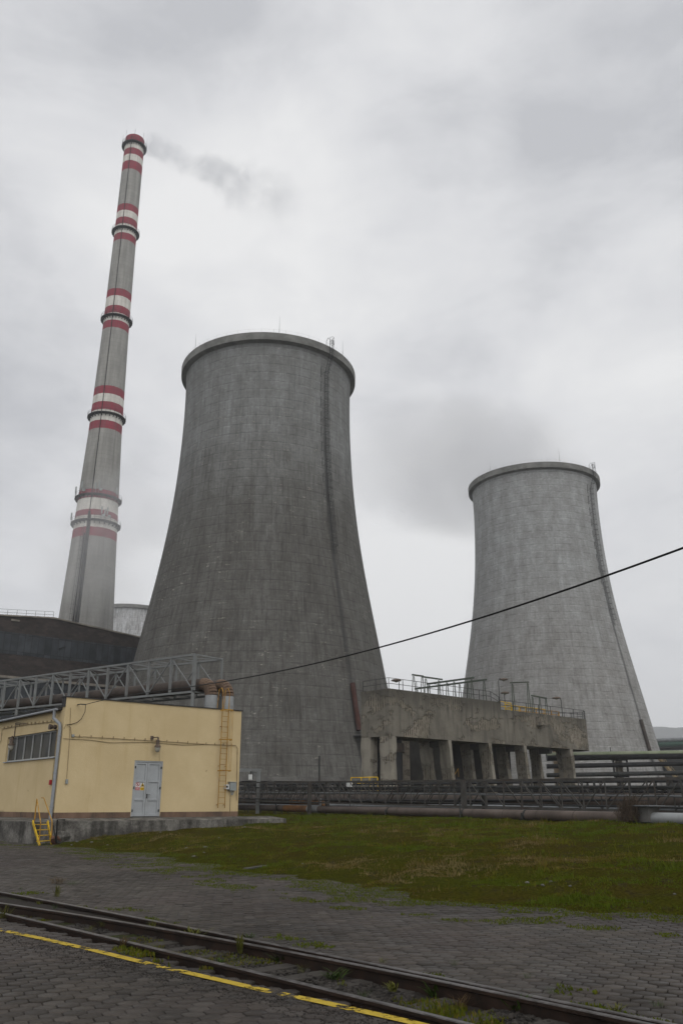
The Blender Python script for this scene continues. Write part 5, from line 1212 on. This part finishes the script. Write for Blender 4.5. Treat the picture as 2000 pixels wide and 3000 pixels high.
l0 = at(758, 2260, 74.4); b = MB(); b.bar(l0, Vector((l0.x, l0.y, 0.4)), 0.3, 0.3); b.bar(l0+Vector((-0.6, 0, 0)), l0+Vector((0, 0, -0.45)), 0.14); b.build('column', M['steel_grey'], po)
fl_ = thing('floodlight', 'white hanging floodlight under the steel portal', 'lamp', tuple(at(734, 2278, 73.8))); p = at(734, 2277, 73.8); b = MB(); b.box(p, (0.32, 0.28, 0.42)); b.build('housing', M['white_box'], fl_, bevel=0.03)
b = MB(); b.bar(p+Vector((0, 0, .21)), at(735, 2260, 73.8), 0.08); b.bar(p+Vector((.2, 0, -.15)), p+Vector((.2, 0, .3)), 0.08); b.build('hanger', M['steel_dark'], fl_)

# ================================================================== PIPES AT THE RIGHT, IN FRONT OF THE PALE TOWER
def rightpipe(label, y0, y1, r, mat, topmat=None, x0=1600, Y=121.0):
    p, q = at(x0, y0+(y0-y1)*(1690-x0)/310., Y), at(2000, y1, Y-1.5); return long_pipe('overhead_pipe', label, p, q, r, mat, None, ext=1.5)
rp = rightpipe('thickest overhead pipe with a mossy pale green top', 2216, 2211, 0.56, M['pipe_black'])
p, q = at(1600, 2217.5, 121), at(2000, 2211, 119.5); q = p+(q-p)*1.5; b = MB(); n = 12
vb = 0
for end, c in enumerate((p, q)):
    for a in np.linspace(R(14), R(166), n): b.v.append((c.x+0*math.cos(a), c.y-0.585*math.cos(a), c.z+0.585*math.sin(a)))
for k in range(n-1): b.face((k, k+1, n+k+1, n+k))
mt_ = b.build('mossy_top', M['pipe_mossy'], rp, True, 60); so = mt_.modifiers.new('thick', 'SOLIDIFY'); so.thickness = 0.02; so.offset = -1
rightpipe('middle black overhead pipe below the mossy one', 2243.5, 2237, 0.31, M['pipe_black'])
rightpipe('lowest dark grey overhead pipe with a kinked joint', 2269.5, 2264, 0.29, M['steel_dark'])
sp = at(1812, 2250, 121.5); spn = thing('pipe_support', 'square concrete post with brackets under the overhead pipes', 'support', (sp.x, sp.y, 0.9))
b = MB(); b.box((sp.x, sp.y, 4.1), (0.85, 0.7, 7.6)); b.build('post', M['spall_col'], spn, False)
b = MB()
for dx in (-0.95, 0.95): b.bar((sp.x+dx, sp.y-0.7, 7.6), (sp.x+dx, sp.y-0.7, 5.2), 0.2)
b.bar((sp.x-1.0, sp.y-0.7, 7.5), (sp.x+1.0, sp.y-0.7, 7.5), 0.2); b.bar((sp.x-1.0, sp.y-0.7, 5.3), (sp.x+1.0, sp.y-0.7, 5.3), 0.2); b.bar((sp.x-0.8, sp.y-0.72, 5.2), (sp.x-0.1, sp.y-0.6, 4.0), 0.2)
b.build('bracket', M['black'], spn)
b = MB(); b.bar((sp.x-1.15, sp.y-0.65, 7.4), (sp.x-1.15, sp.y-0.65, 9.2), 0.08); b.build('rod', M['steel_dark'], spn)
# far pipe bridge beyond the pale tower
fb = thing('far_pipe_bridge', 'distant green pipe bridge behind the foot of the pale tower', 'pipe bridge', tuple(at(1925, 2200, 300)))
for nm, y0, y1, r, mt in (('pipe', 2172, 2167, 0.75, 'pipe_grey'), ('pipe', 2184, 2180, 1.0, 'green_pipe'), ('pipe', 2193, 2189, 0.6, 'pipe_black')):
    if mt == 'green_pipe' and mt not in M: M[mt] = plain('dark green cladding', (0.03, 0.06, 0.045, 1), 0.6, 0.2, 0.3)
    p, q = at(1850, y0+1.2, 300), at(2000, y1, 298); b = MB(); b.tube([p-(q-p)*2, p+(q-p)*3], r, 12); b.build(nm, M[mt], fb, True)
p, q = at(1850, 2199, 300), at(2000, 2196, 298); d = (q-p).normalized(); L_ = 50; b = MB(); pp0 = p-d*30
b.bar(pp0, pp0+d*110, 0.35); b.bar(pp0+Vector((0, 0, -1.6)), pp0+d*110+Vector((0, 0, -1.6)), 0.35)
for k in range(44): a = pp0+d*2.5*k; b.bar(a+Vector((0, 0, -1.6 if k % 2 else 0)), a+d*2.5+Vector((0, 0, 0 if k % 2 else -1.6)), 0.2)
b.build('girder', M['steel_dark'], fb)
for k in (0.1, 0.5, 0.9): b = MB(); a = pp0+d*110*k; b.bar((a.x, a.y, 0), (a.x, a.y, a.z-1.6), 1.0); b.build('pier', M['conc_dark'], fb)
a, c = at(1945, 2240, 215), at(2120, 2240, 210); b = MB(); b.prism([(a.x, a.y), (c.x, c.y), (c.x, c.y+12), (a.x, a.y+12)], 0.0, at(1980, 2221, 213).z)
tag(b.build('dark_shed', M['steel_dark']), 'dark flat roofed shed at the right edge behind the overhead pipes', 'building')
ts_ = thing('tower_stair', 'yellowish steel stair descending beside the foot of the pale tower', 'stairs', tuple(at(1950, 2290, 190)))
a, c = at(1928, 2217, 190), at(1985, 2283, 190); b = MB(); b.bar(a, c, 0.15, 0.35); b.bar(a+Vector((0, 1.2, 0)), c+Vector((0, 1.2, 0)), 0.15, 0.35)
for k in range(24): p = a+(c-a)*((k+.5)/24); b.bar(p, p+Vector((0, 1.2, 0)), 0.28, 0.04)
b.build('flight', M['conduit'], ts_)
b = MB()
for dy in (0, 1.2):
    b.tube([a+Vector((0, dy, 1.1)), c+Vector((0, dy, 1.1)), c+Vector((2, dy, 1.1))], 0.05, 5)
    for k in range(7): p = a+(c-a)*(k/6)+Vector((0, dy, 0)); b.bar(p, p+Vector((0, 0, 1.1)), 0.07)
b.build('handrail', M['conduit'], ts_)

# ================================================================== OVERHEAD CABLE
ca, cb_ = PF.px(*c1(545, 483), 0.35), at(2000, 1605, 11.0)
cd = cb_-ca; ext = cb_+cd*0.9
def sag(t): return -4*(0.9*t-0.06)*t*(1-t) if t < 1 else 3.36*(t-1)
ohc = thing('overhead_cable', 'single black cable strung from the yellow building up to the right', 'cable', tuple(ca))
b = MB(); b.tube([ca+(ext-ca)*t+Vector((0, 0, sag(t*1.9))) for t in np.linspace(0, 1, 110)], 0.016, 6); b.build('cable', M['black'], ohc, True)
b = MB(); w0 = PF.px(*c1(510, 481), 0.0); b.bar(w0, w0+PF.n*0.38, 0.04); b.bar(w0+PF.n*0.36, ca, 0.05)
b.build('wall_arm', M['steel_dark'], ohc)
b = MB(); b.tube([ca, PF.px(*c1(549, 530), 0.2), PF.px(*c1(530, 575), 0.1), PF.px(*c1(505, 598), 0.05), PF.px(*c1(470, 608), 0.04), PF.px(*c1(440, 612), 0.04)], 0.016, 5); b.build('drop_wire', M['black'], ohc)

# ================================================================== RAILWAY TRACK
def rail_mesh(line, name, label, zt=0.004, hgt=0.16, group=None):
    prof = [(-0.065, 0), (0.065, 0), (0.065, 0.012), (0.012, 0.03), (0.009, hgt-0.05), (0.034, hgt-0.038), (0.035, hgt-0.008), (0.028, hgt), (-0.028, hgt), (-0.035, hgt-0.008), (-0.034, hgt-0.038), (-0.009, hgt-0.05), (-0.012, 0.03), (-0.065, 0.012)]
    b = MB(); n = len(prof)
    for i, p in enumerate(line):
        d = line[min(i+1, len(line)-1)]-line[max(i-1, 0)]; d = d/np.linalg.norm(d); nn = np.array((-d[1], d[0]))
        for (o, z) in prof: b.v.append((p[0]+nn[0]*o, p[1]+nn[1]*o, zt-hgt+z))
    for i in range(len(line)-1):
        for k in range(n):
            k2 = (k+1) % n; b.mi = 1 if k in (6, 7, 8) else 0; b.face((i*n+k, i*n+k2, (i+1)*n+k2, (i+1)*n+k))
    return tag(b.build(name, [M['rail'], M['rail_top']], None, True, 30), label, 'rail', group)
rail_mesh(RA, 'rail', 'farthest steel rail, at the edge of the paved yard', 0.045, 0.17)
rail_mesh(RB, 'rail', 'middle steel rail, standing tall and closing in on the farthest one', 0.075, 0.22)
rail_mesh(RC, 'rail', 'nearest steel rail, next to the yellow line', 0.06, 0.20)
# sleepers
seg = np.concatenate([[0], np.cumsum(np.hypot(*np.diff(RC, axis=0).T))]); k = 0
for s_ in np.arange(0.4, seg[-1]-0.3, 0.62):
    p = np.array([np.interp(s_, seg, RC[:, 0]), np.interp(s_, seg, RC[:, 1])]); p2 = np.array([np.interp(s_+0.1, seg, RC[:, 0]), np.interp(s_+0.1, seg, RC[:, 1])])
    d = (p2-p)/np.linalg.norm(p2-p); nn = np.array((-d[1], d[0])); c = p+nn*0.73
    if abs(c[0]) > 0.46*c[1]+3: continue
    b = MB(); b.box((c[0], c[1], -0.115+random.uniform(-.01, .01)), (2.3, 0.24, 0.11), (nn[0], nn[1], 0))
    sl = thing('sleeper', 'flat concrete sleeper half buried between the rails', 'sleeper', (c[0], c[1], -0.2), 'sleepers under the track'); b.build('beam', M['sleeper'], sl, bevel=0.012)
    for o in (0.0,):
        b = MB(); q = p+nn*0.09; b.box((q[0], q[1], -0.045), (0.12, 0.14, 0.03), (nn[0], nn[1], 0)); b.tube([(q[0], q[1], -0.05), (q[0], q[1], 0.0)], 0.018, 6); b.build('fastening', M['rail'], sl)
# ballast, gravel: numpy-scattered small stones
def scatter_stones(name, cx, cy, cz, size, mat, seed=1):
    g = np.random.default_rng(seed); n = len(cx); ph_ = (1+5**.5)/2
    base = np.array([(-1, ph_, 0), (1, ph_, 0), (-1, -ph_, 0), (1, -ph_, 0), (0, -1, ph_), (0, 1, ph_), (0, -1, -ph_), (0, 1, -ph_), (ph_, 0, -1), (ph_, 0, 1), (-ph_, 0, -1), (-ph_, 0, 1)])/1.9
    F = np.array([(0, 11, 5), (0, 5, 1), (0, 1, 7), (0, 7, 10), (0, 10, 11), (1, 5, 9), (5, 11, 4), (11, 10, 2), (10, 7, 6), (7, 1, 8), (3, 9, 4), (3, 4, 2), (3, 2, 6), (3, 6, 8), (3, 8, 9), (4, 9, 5), (2, 4, 11), (6, 2, 10), (8, 6, 7), (9, 8, 1)])
    P = base[None]*g.uniform(.55, 1.25, (n, 12, 1))*size[:, None, None]; P[:, :, 2] *= 0.6
    a = g.uniform(0, 6.28, n); x = P[:, :, 0]*np.cos(a)[:, None]-P[:, :, 1]*np.sin(a)[:, None]; y = P[:, :, 0]*np.sin(a)[:, None]+P[:, :, 1]*np.cos(a)[:, None]
    V = np.stack([x+cx[:, None], y+cy[:, None], P[:, :, 2]+cz[:, None]], 2).reshape(-1, 3); f = (np.arange(n)*12)[:, None, None]+F[None]
    return np_mesh(name, V, f.ravel(), np.full(n*20, 3), [mat], {'tone': np.repeat(g.random(n), 12)})
def m_ballast():
    t = NT('dark ballast stone', 0.85); r = t.attr('tone'); n = t.noise(t.vec('Object', (18, 18, 18)), 1, 4, 0.7)
    t.color(t.mix(1.0, t.mix(r, (0.014, 0.0125, 0.0115, 1), (0.048, 0.043, 0.038, 1)), t.mix(n, G(.7), G(1.3)), 'MULTIPLY')); return t.mat
n = 16000; g = np.random.default_rng(5); i = g.integers(0, len(RC)-1, n); f = g.random(n)[:, None]; d = RC[i+1]-RC[i]; dn = d/np.linalg.norm(d, axis=1)[:, None]; P = RC[i]+d*f+np.stack([-dn[:, 1], dn[:, 0]], 1)*g.uniform(0.06, 1.42, n)[:, None]
cl_ = fbm(P[:, 0]*0.9, P[:, 1]*0.9, 3); k = (cl_ > 0.40) & (np.abs(P[:, 0]) < 0.46*P[:, 1]+3) & (side(RA, P[:, 0], P[:, 1]) < -0.05); P = P[k]
zb_ = -0.085+(fbm(P[:, 0]*1.5, P[:, 1]*1.5, 4)-0.47)*0.09
MBAL = m_ballast()
struct(scatter_stones('ballast', P[:, 0], P[:, 1], zb_+0.012, g.uniform(0.012, 0.042, len(P)), MBAL), 'stuff')
# loose grit along the line and on the paving
n = 5200; i = g.integers(0, len(YL)-1, n); f = g.random(n)[:, None]; d = YL[i+1]-YL[i]; dn = d/np.linalg.norm(d, axis=1)[:, None]; P = YL[i]+d*f+np.stack([-dn[:, 1], dn[:, 0]], 1)*g.normal(-0.22, 0.2, n)[:, None]
k = (side(RC, P[:, 0], P[:, 1]) < -0.08) & (np.abs(P[:, 0]) < 0.46*P[:, 1]+3); P = P[k]
struct(scatter_stones('loose_grit', P[:, 0], P[:, 1], sinkf(P[:, 0], P[:, 1], 1)+0.003, g.uniform(0.003, 0.010, len(P)), MBAL, 2), 'stuff')

# ================================================================== GRASS, MOSS, WEEDS, STONES
def m_blade():
    t = NT('grass blades', 0.8); r = t.attr('tone'); rp = t.n.new('ShaderNodeValToRGB'); t.l.new(r, rp.inputs['Fac'])
    e = rp.color_ramp.elements; e[0].position = 0; e[0].color = (0.064, 0.086, 0.008, 1); e[1].position = 1; e[1].color = (0.16, 0.125, 0.055, 1)
    for p, c in ((0.3, (0.082, 0.090, 0.009, 1)), (0.5, (0.106, 0.094, 0.014, 1)), (0.72, (0.085, 0.058, 0.016, 1))): q = e.new(p); q.color = c
    t.color(rp.outputs['Color']); t.b.inputs['Specular IOR Level'].default_value = 0.02; return t.mat
MBL = m_blade()
def blades(name, x, y, z, h, wd, tone, mat, seed=3):
    g = np.random.default_rng(seed); n = len(x); a = g.uniform(0, 6.28, n); l = g.uniform(0.1, 0.75, n)*h; b2 = g.uniform(0, 6.28, n)
    dx, dy = np.cos(a)*wd/2, np.sin(a)*wd/2; lx, ly = np.cos(b2)*l, np.sin(b2)*l
    V = np.stack([np.stack([x-dx, y-dy, z-0.01], 1), np.stack([x+dx, y+dy, z-0.01], 1), np.stack([x+dx*.7+lx*.4, y+dy*.7+ly*.4, z+h*.6], 1), np.stack([x-dx*.7+lx*.4, y-dy*.7+ly*.4, z+h*.6], 1), np.stack([x+lx, y+ly, z+h], 1)], 1).reshape(-1, 3)
    o = (np.arange(n)*5)[:, None]; flat = np.concatenate([o+np.array([0, 1, 2, 3]), o+np.array([3, 2, 4])], 1).ravel(); fn = np.tile([4, 3], n)
    return np_mesh(name, V, flat, fn, [mat], {'tone': np.repeat(tone, 5)})
g = np.random.default_rng(9)
n = 900000; yy = 14+ (g.random(n)**1.5)*52; xx = (g.random(n)*2-1)*(0.46*yy+3)
zz, de = terrain(xx, yy); ed = edge_d(xx, yy)
dens = fbm(xx*0.5+3, yy*0.5, 4); k = (de > 0.05) & (g.random(n) < np.clip((dens-0.36)*4.5, 0.06, 1)*np.clip((fbm(xx*1.5+4, yy*1.5, 3)-0.34)*6, 0.03, 1)); ft = (xx-PF.p.x)*PF.d.x+(yy-PF.p.y)*PF.d.y; fo = (xx-PF.p.x)*PF.n.x+(yy-PF.p.y)*PF.n.y
k &= ~((ft > -1.8) & (ft < FL+2.3) & (fo < 1.75) & (fo > -22)) & ~((ft <= -1.7) & (yy > 38))
pv = Vector((LN.x, LN.y, 0)); k &= ((xx-fp.x)*LN.x+(yy-fp.y)*LN.y < 0.4) 
xx, yy, zz, de, ed = xx[k], yy[k], zz[k], de[k], ed[k]; n = len(xx)
lush = sm((ed-6)/6); patch_ = fbm(xx*0.22+7, yy*0.22+1, 4)
tone = np.clip(0.40-0.18*lush + (patch_-0.47)*2.6 + (fbm(xx*0.9+2, yy*0.9+8, 4)-0.47)*2.2 + g.normal(0, 0.17, n) - 0.40*sm((0.9-de)/0.8), 0, 1)
h = g.uniform(0.02, 0.06, n)*(0.7+0.7*lush)*(0.7+0.8*(fbm(xx*1.1, yy*1.1, 3)))*np.where(de < 0.8, 0.6, 1)
h = h*np.where(fbm(xx*1.7+1, yy*1.7+6, 3) > 0.56, 2.3, 1.0); h = np.where(g.random(n) < 0.03, h*2.2, h)
struct(blades('grass_blades', xx, yy, zz, h, g.uniform(0.010, 0.022, n)*(0.8+yy/60), tone, MBL), 'stuff')
# moss creeping over the paving near the grass and the rail
n = 420000; yy = 7+g.random(n)**1.3*38; xx = (g.random(n)*2-1)*(0.46*yy+3); ed = edge_d(xx, yy); sa_ = side(RA, xx, yy); mm = fbm(xx*1.3+2, yy*1.3+5, 4)
de_ = terrain(xx, yy)[1]; m1 = (de_ < 0.35) & (de_ > -2.6) & (mm > 0.37+0.085*np.clip(-de_, 0, 9)) & (sa_ > 0.1); m2 = (sa_ > 0.06) & (sa_ < 0.75) & (mm > 0.51+0.12*sa_); k = m1 | m2; xx, yy = xx[k], yy[k]
struct(blades('moss', xx, yy, sinkf(xx, yy, 1)+0.0, g.uniform(0.010, 0.035, len(xx)), g.uniform(0.012, 0.028, len(xx)), np.clip(g.normal(0.10, 0.16, len(xx)), 0, 1), MBL, 8), 'stuff')
n = 60000; i = g.integers(0, len(RC)-1, n); f = g.random(n)[:, None]; d = RC[i+1]-RC[i]; dn = d/np.linalg.norm(d, axis=1)[:, None]; P = RC[i]+d*f+np.stack([-dn[:, 1], dn[:, 0]], 1)*g.uniform(-0.5, 1.42, n)[:, None]
mm = fbm(P[:, 0]*1.1+4, P[:, 1]*1.1+9, 4); so_ = side(RC, P[:, 0], P[:, 1]); k = (mm > np.where(so_ > 0, 0.55, 0.60)) & (so_ > -0.32) & (np.abs(P[:, 0]) < 0.46*P[:, 1]+3) & (np.abs(so_) > 0.05); P = P[k]; so_ = so_[k]
struct(blades('track_moss', P[:, 0], P[:, 1], np.where(so_ > 0, -0.08+(fbm(P[:, 0]*1.5, P[:, 1]*1.5, 4)-0.47)*0.09, 0.0), g.uniform(0.012, 0.05, len(P)), g.uniform(0.008, 0.018, len(P)), np.clip(g.normal(0.3, 0.25, len(P)), 0, 1), MBL, 12), 'stuff')
# single weeds
def weed(px_, py_, zg, r_, h_, nb, leafy, tone, label, group=None):
    p = ground(px_, py_, zg); rr = random.Random(int(px_*7+py_)); b = MB()
    for k in range(int(nb*1.7)):
        a = rr.uniform(0, 6.28); ln = rr.uniform(.3, 1)*r_; hh = rr.uniform(.5, 1)*h_; wd = (0.032 if leafy else 0.011)*rr.uniform(.5, 1.0)*(h_/0.25)
        o = p+Vector((rr.uniform(-.3, .3)*r_, rr.uniform(-.3, .3)*r_, 0)); d = Vector((math.cos(a), math.sin(a), 0)); s_ = Vector((-d.y, d.x, 0)); pr = []
        for f, wf in ((0, .35), (.35, 1 if leafy else .9), (.7, .9 if leafy else .6), (1, .05)):
            c = o+d*ln*f+Vector((0, 0, hh*(1.6*f-0.75*f*f))); pr.append((c-s_*wd*wf/2, c+s_*wd*wf/2))
        vb = len(b.v)
        for l_, r2 in pr: b.v += [tuple(l_), tuple(r2)]
        for q in range(3): b.face((vb+2*q, vb+2*q+1, vb+2*q+3, vb+2*q+2))
    m_ = plain('weed leaves', {'g': (0.030, 0.052, 0.009, 1), 'y': (0.070, 0.072, 0.012, 1), 'b': (0.075, 0.048, 0.020, 1)}[tone], 0.7, 0.4, 9) if ('weed'+tone) not in M else M['weed'+tone]; M['weed'+tone] = m_
    return tag(b.build('weed', m_), label, 'weed', group)
weed(1517, 2972, -0.08, 0.17, 0.20, 16, True, 'g', 'broad leafed green weed at the bottom edge between the rails')
weed(560, 2762, -0.08, 0.28, 0.24, 26, True, 'y', 'large yellow green weed in the middle of the track')
weed(703, 2792, -0.03, 0.10, 0.30, 22, False, 'y', 'tallest dry grass tuft leaning on the middle rail')
weed(443, 2736, -0.05, 0.14, 0.24, 20, False, 'y', 'grass tuft at the middle rail left of the large weed')
weed(362, 2775, 0.0, 0.12, 0.18, 18, False, 'b', 'brownish grass tuft against the nearest rail')
weed(8, 2690, 0.0, 0.25, 0.25, 24, False, 'y', 'yellowish grass tuft at the left edge by the nearest rail')
weed(1350, 2955, -0.08, 0.2, 0.16, 24, False, 'b', 'rust coloured dry weed beside a sleeper')
weed(1270, 2920, -0.08, 0.18, 0.17, 22, True, 'g', 'dark green weed against the inner side of the middle rail')
weed(826, 2822, -0.08, 0.22, 0.14, 24, True, 'g', 'low leafy weed beside the middle rail right of the tallest tuft')
weed(980, 2875, -0.08, 0.24, 0.15, 26, True, 'g', 'spreading leafy weed between two sleepers')
weed(168, 2590, 0.0, 0.45, 0.20, 40, False, 'b', 'isolated tuft of brown grass growing in the paving')
weed(215, 2593, 0.0, 0.4, 0.12, 36, False, 'g', 'low green tuft beside the brown one in the paving')
weed(167, 2628, 0.0, 0.18, 0.28, 22, False, 'y', 'straw yellow tuft behind the farthest rail')
weed(1480, 2930, -0.05, 0.16, 0.12, 20, False, 'g', 'small tuft pressed between the two far rails')
weed(1545, 2868, 0.0, 0.09, 0.08, 16, False, 'g', 'small green tuft in the paving behind the far rails')
weed(1330, 2830, 0.0, 0.09, 0.08, 16, False, 'g', 'small tuft in the paving close to the far rail')
for k, (px_, py_) in enumerate(((115, 2655), (160, 2665), (300, 2715), (640, 2830), (880, 2850), (1060, 2930), (1150, 2905), (60, 2610), (370, 2668), (730, 2755), (1120, 2830), (1620, 2925), (1800, 2975), (1930, 2960), (265, 2730))):
    weed(px_, py_, -0.06 if 2640 < py_ < 2660 else -0.03, 0.13, 0.11, 18, k % 3 == 0, 'g' if k % 2 else 'y', 'small weed tuft growing along the rails', 'small weeds along the rails')
# pale stones on the bank
spots = [(548, 2475), (602, 2487), (598, 2499), (544, 2504), (886, 2529), (570, 2499), (268, 2466), (290, 2460), (395, 2452), (318, 2447), (717, 2430), (740, 2448), (1490, 2616), (1672, 2639), (1586, 2558), (1544, 2583), (1429, 2557), (1616, 2630), (1973, 2613), (1060, 2422), (1530, 2436), (1630, 2438), (210, 2478), (226, 2470), (470, 2440), (640, 2452), (1520, 2618), (1975, 2710), (1010, 2500), (1200, 2540)]
rr = random.Random(2)
for k, (px_, py_) in enumerate(spots):
    z = 0.2
    for _ in range(8): p = ground(px_, py_, z); z = tz(p.x, p.y)
    if p.y > 70 or p.y < 5: continue
    s_ = rr.uniform(0.035, 0.075)*(1.2 if py_ < 2500 else 0.7)
    tag(rock_bm((p.x, p.y, z+s_*0.25), s_, 0.55, k).build('stone', M['stone']), 'pale broken stone lying in the grass', 'stone', 'stones in the grass')
p = ground(750, 2508, 0.35); z = tz(p.x, p.y); b = MB(); b.bar((p.x-.25, p.y-.4, z+.06), (p.x+.25, p.y+.4, z+.08), 0.16, 0.03); tag(b.build('board', M['conc_dark']), 'weathered grey board lying in the grass', 'board')

# ================================================================== STEAM, SMOKE, HAZE
def plume(name, label, centre, half, rotz, roty, dens, thr, scale, seed, col, cone=None, aniso=0.3, soft=0.22, edge=0.38, rimf=(0.7, 1.0), left=None):
    """a cloud of steam or smoke: noise density inside an ellipsoid, or inside a widening cone from the -x end"""
    import bmesh
    bm = bmesh.new()
    if cone: bmesh.ops.create_cube(bm, size=2.0)
    else: bmesh.ops.create_icosphere(bm, subdivisions=3, radius=1.0)
    me = bpy.data.meshes.new(name); bm.to_mesh(me); bm.free()
    o = bpy.data.objects.new(name, me); COL.objects.link(o); o.location = centre; o.scale = half; o.rotation_euler = (0, roty, rotz)
    m = bpy.data.materials.new(name); m.use_nodes = True; n = m.node_tree.nodes; l = m.node_tree.links; n.clear()
    out = n.new('ShaderNodeOutputMaterial'); pv = n.new('ShaderNodeVolumePrincipled'); l.new(pv.outputs[0], out.inputs['Volume']); pv.inputs['Color'].default_value = col; pv.inputs['Anisotropy'].default_value = aniso
    tc = n.new('ShaderNodeTexCoord')
    mp = n.new('ShaderNodeMapping'); mp.inputs['Scale'].default_value = tuple(h*scale for h in half); mp.inputs['Location'].default_value = (seed, seed*2, 0); l.new(tc.outputs['Object'], mp.inputs['Vector'])
    no = n.new('ShaderNodeTexNoise'); no.inputs['Scale'].default_value = 1.0; no.inputs['Detail'].default_value = 6; no.inputs['Roughness'].default_value = 0.6; no.inputs['Distortion'].default_value = 0.4; l.new(mp.outputs[0], no.inputs['Vector'])
    def mr(v, a, b_, c, d):
        q = n.new('ShaderNodeMapRange'); q.interpolation_type = 'SMOOTHSTEP'; l.new(v, q.inputs[0])
        for k, w_ in zip((1, 2, 3, 4), (a, b_, c, d)): q.inputs[k].default_value = w_
        return q.outputs[0]
    def mm(op, a, b_):
        q = n.new('ShaderNodeMath'); q.operation = op
        for i, w_ in enumerate((a, b_)):
            if isinstance(w_, (int, float)): q.inputs[i].default_value = w_
            else: l.new(w_, q.inputs[i])
        return q.outputs[0]
    sx = n.new('ShaderNodeSeparateXYZ'); l.new(tc.outputs['Object'], sx.inputs[0])
    if cone:
        rad = mm('SQRT', mm('ADD', mm('MULTIPLY', sx.outputs[1], sx.outputs[1]), mm('MULTIPLY', sx.outputs[2], sx.outputs[2])), 0)
        le = mm('DIVIDE', rad, mr(sx.outputs[0], -1.0, 0.8, cone, 0.95)); ends = mm('MULTIPLY', mr(sx.outputs[0], -1.0, -0.9, 0.0, 1.0), mr(sx.outputs[0], 0.2, 0.98, 1.0, 0.0))
        thin = mr(sx.outputs[0], -1.0, 0.6, 1.6, 0.55)
    else:
        ln_ = n.new('ShaderNodeVectorMath'); ln_.operation = 'LENGTH'; l.new(tc.outputs['Object'], ln_.inputs[0]); le = ln_.outputs['Value']; ends = None
    v = mm('SUBTRACT', mm('ADD', no.outputs['Fac'], mm('MULTIPLY', mr(le, 0.2, 1.0, 1.0, 0.0), edge)), thr)
    v = mm('MULTIPLY', mr(v, 0.0, soft, 0.0, 1.0), mr(le, rimf[0], rimf[1], 1.0, 0.0))
    if left: v = mm('MULTIPLY', v, mr(sx.outputs[0], -1.0, 0.1, left, 1.0))
    if ends: v = mm('MULTIPLY', mm('MULTIPLY', v, ends), thin)
    l.new(mm('MULTIPLY', v, dens), pv.inputs['Density']); me.materials.append(m)
    m.cycles.volume_sampling = 'MULTIPLE_IMPORTANCE'
    return tag(o, label, 'smoke' if 'smoke' in name else 'steam', None, 'stuff')
sm0, sm1 = at(418, 412, 212), at(930, 640, 215); smc = (sm0+sm1)/2; smd = sm1-sm0
plume('smoke_plume', 'thin grey smoke drifting right from the chimney top', smc, (smd.length/2, 15, 15), math.atan2(smd.y, smd.x), -math.atan2(smd.z, math.hypot(smd.x, smd.y)), 0.075, 0.575, 0.13, 3.3, (0.62, 0.64, 0.68, 1), cone=0.34, edge=0.26, soft=0.3)
plume('steam_plume', 'broad grey steam cloud spilling left from the pale cooling tower', at(1345, 1372, 264), (47, 36, 26), 0, R(6), 0.0135, 0.36, 0.06, 8.1, (0.60, 0.605, 0.625, 1), soft=0.24, edge=0.26, rimf=(0.80, 1.0), left=0.35)
plume('steam_wisp', 'faint white steam wisp crossing the lower chimney', (-57, 194, 60), (22, 6, 34), 0, R(20), 0.038, 0.56, 0.07, 1.7, (0.97, 0.97, 0.98, 1))
b = MB(); b.prism([(-1300, -300), (3300, -300), (3300, 3300), (-1300, 3300)], -12.0, 330.0); hz = b.build('haze', M['black'])
mh = bpy.data.materials.new('haze'); mh.use_nodes = True; nh = mh.node_tree.nodes; nh.clear(); oh = nh.new('ShaderNodeOutputMaterial'); vh = nh.new('ShaderNodeVolumePrincipled'); mh.node_tree.links.new(vh.outputs[0], oh.inputs['Volume'])
vh.inputs['Density'].default_value = 0.00030; vh.inputs['Color'].default_value = (0.93, 0.95, 0.99, 1); vh.inputs['Anisotropy'].default_value = 0.2
hz.data.materials.clear(); hz.data.materials.append(mh); hz['kind'] = 'stuff'
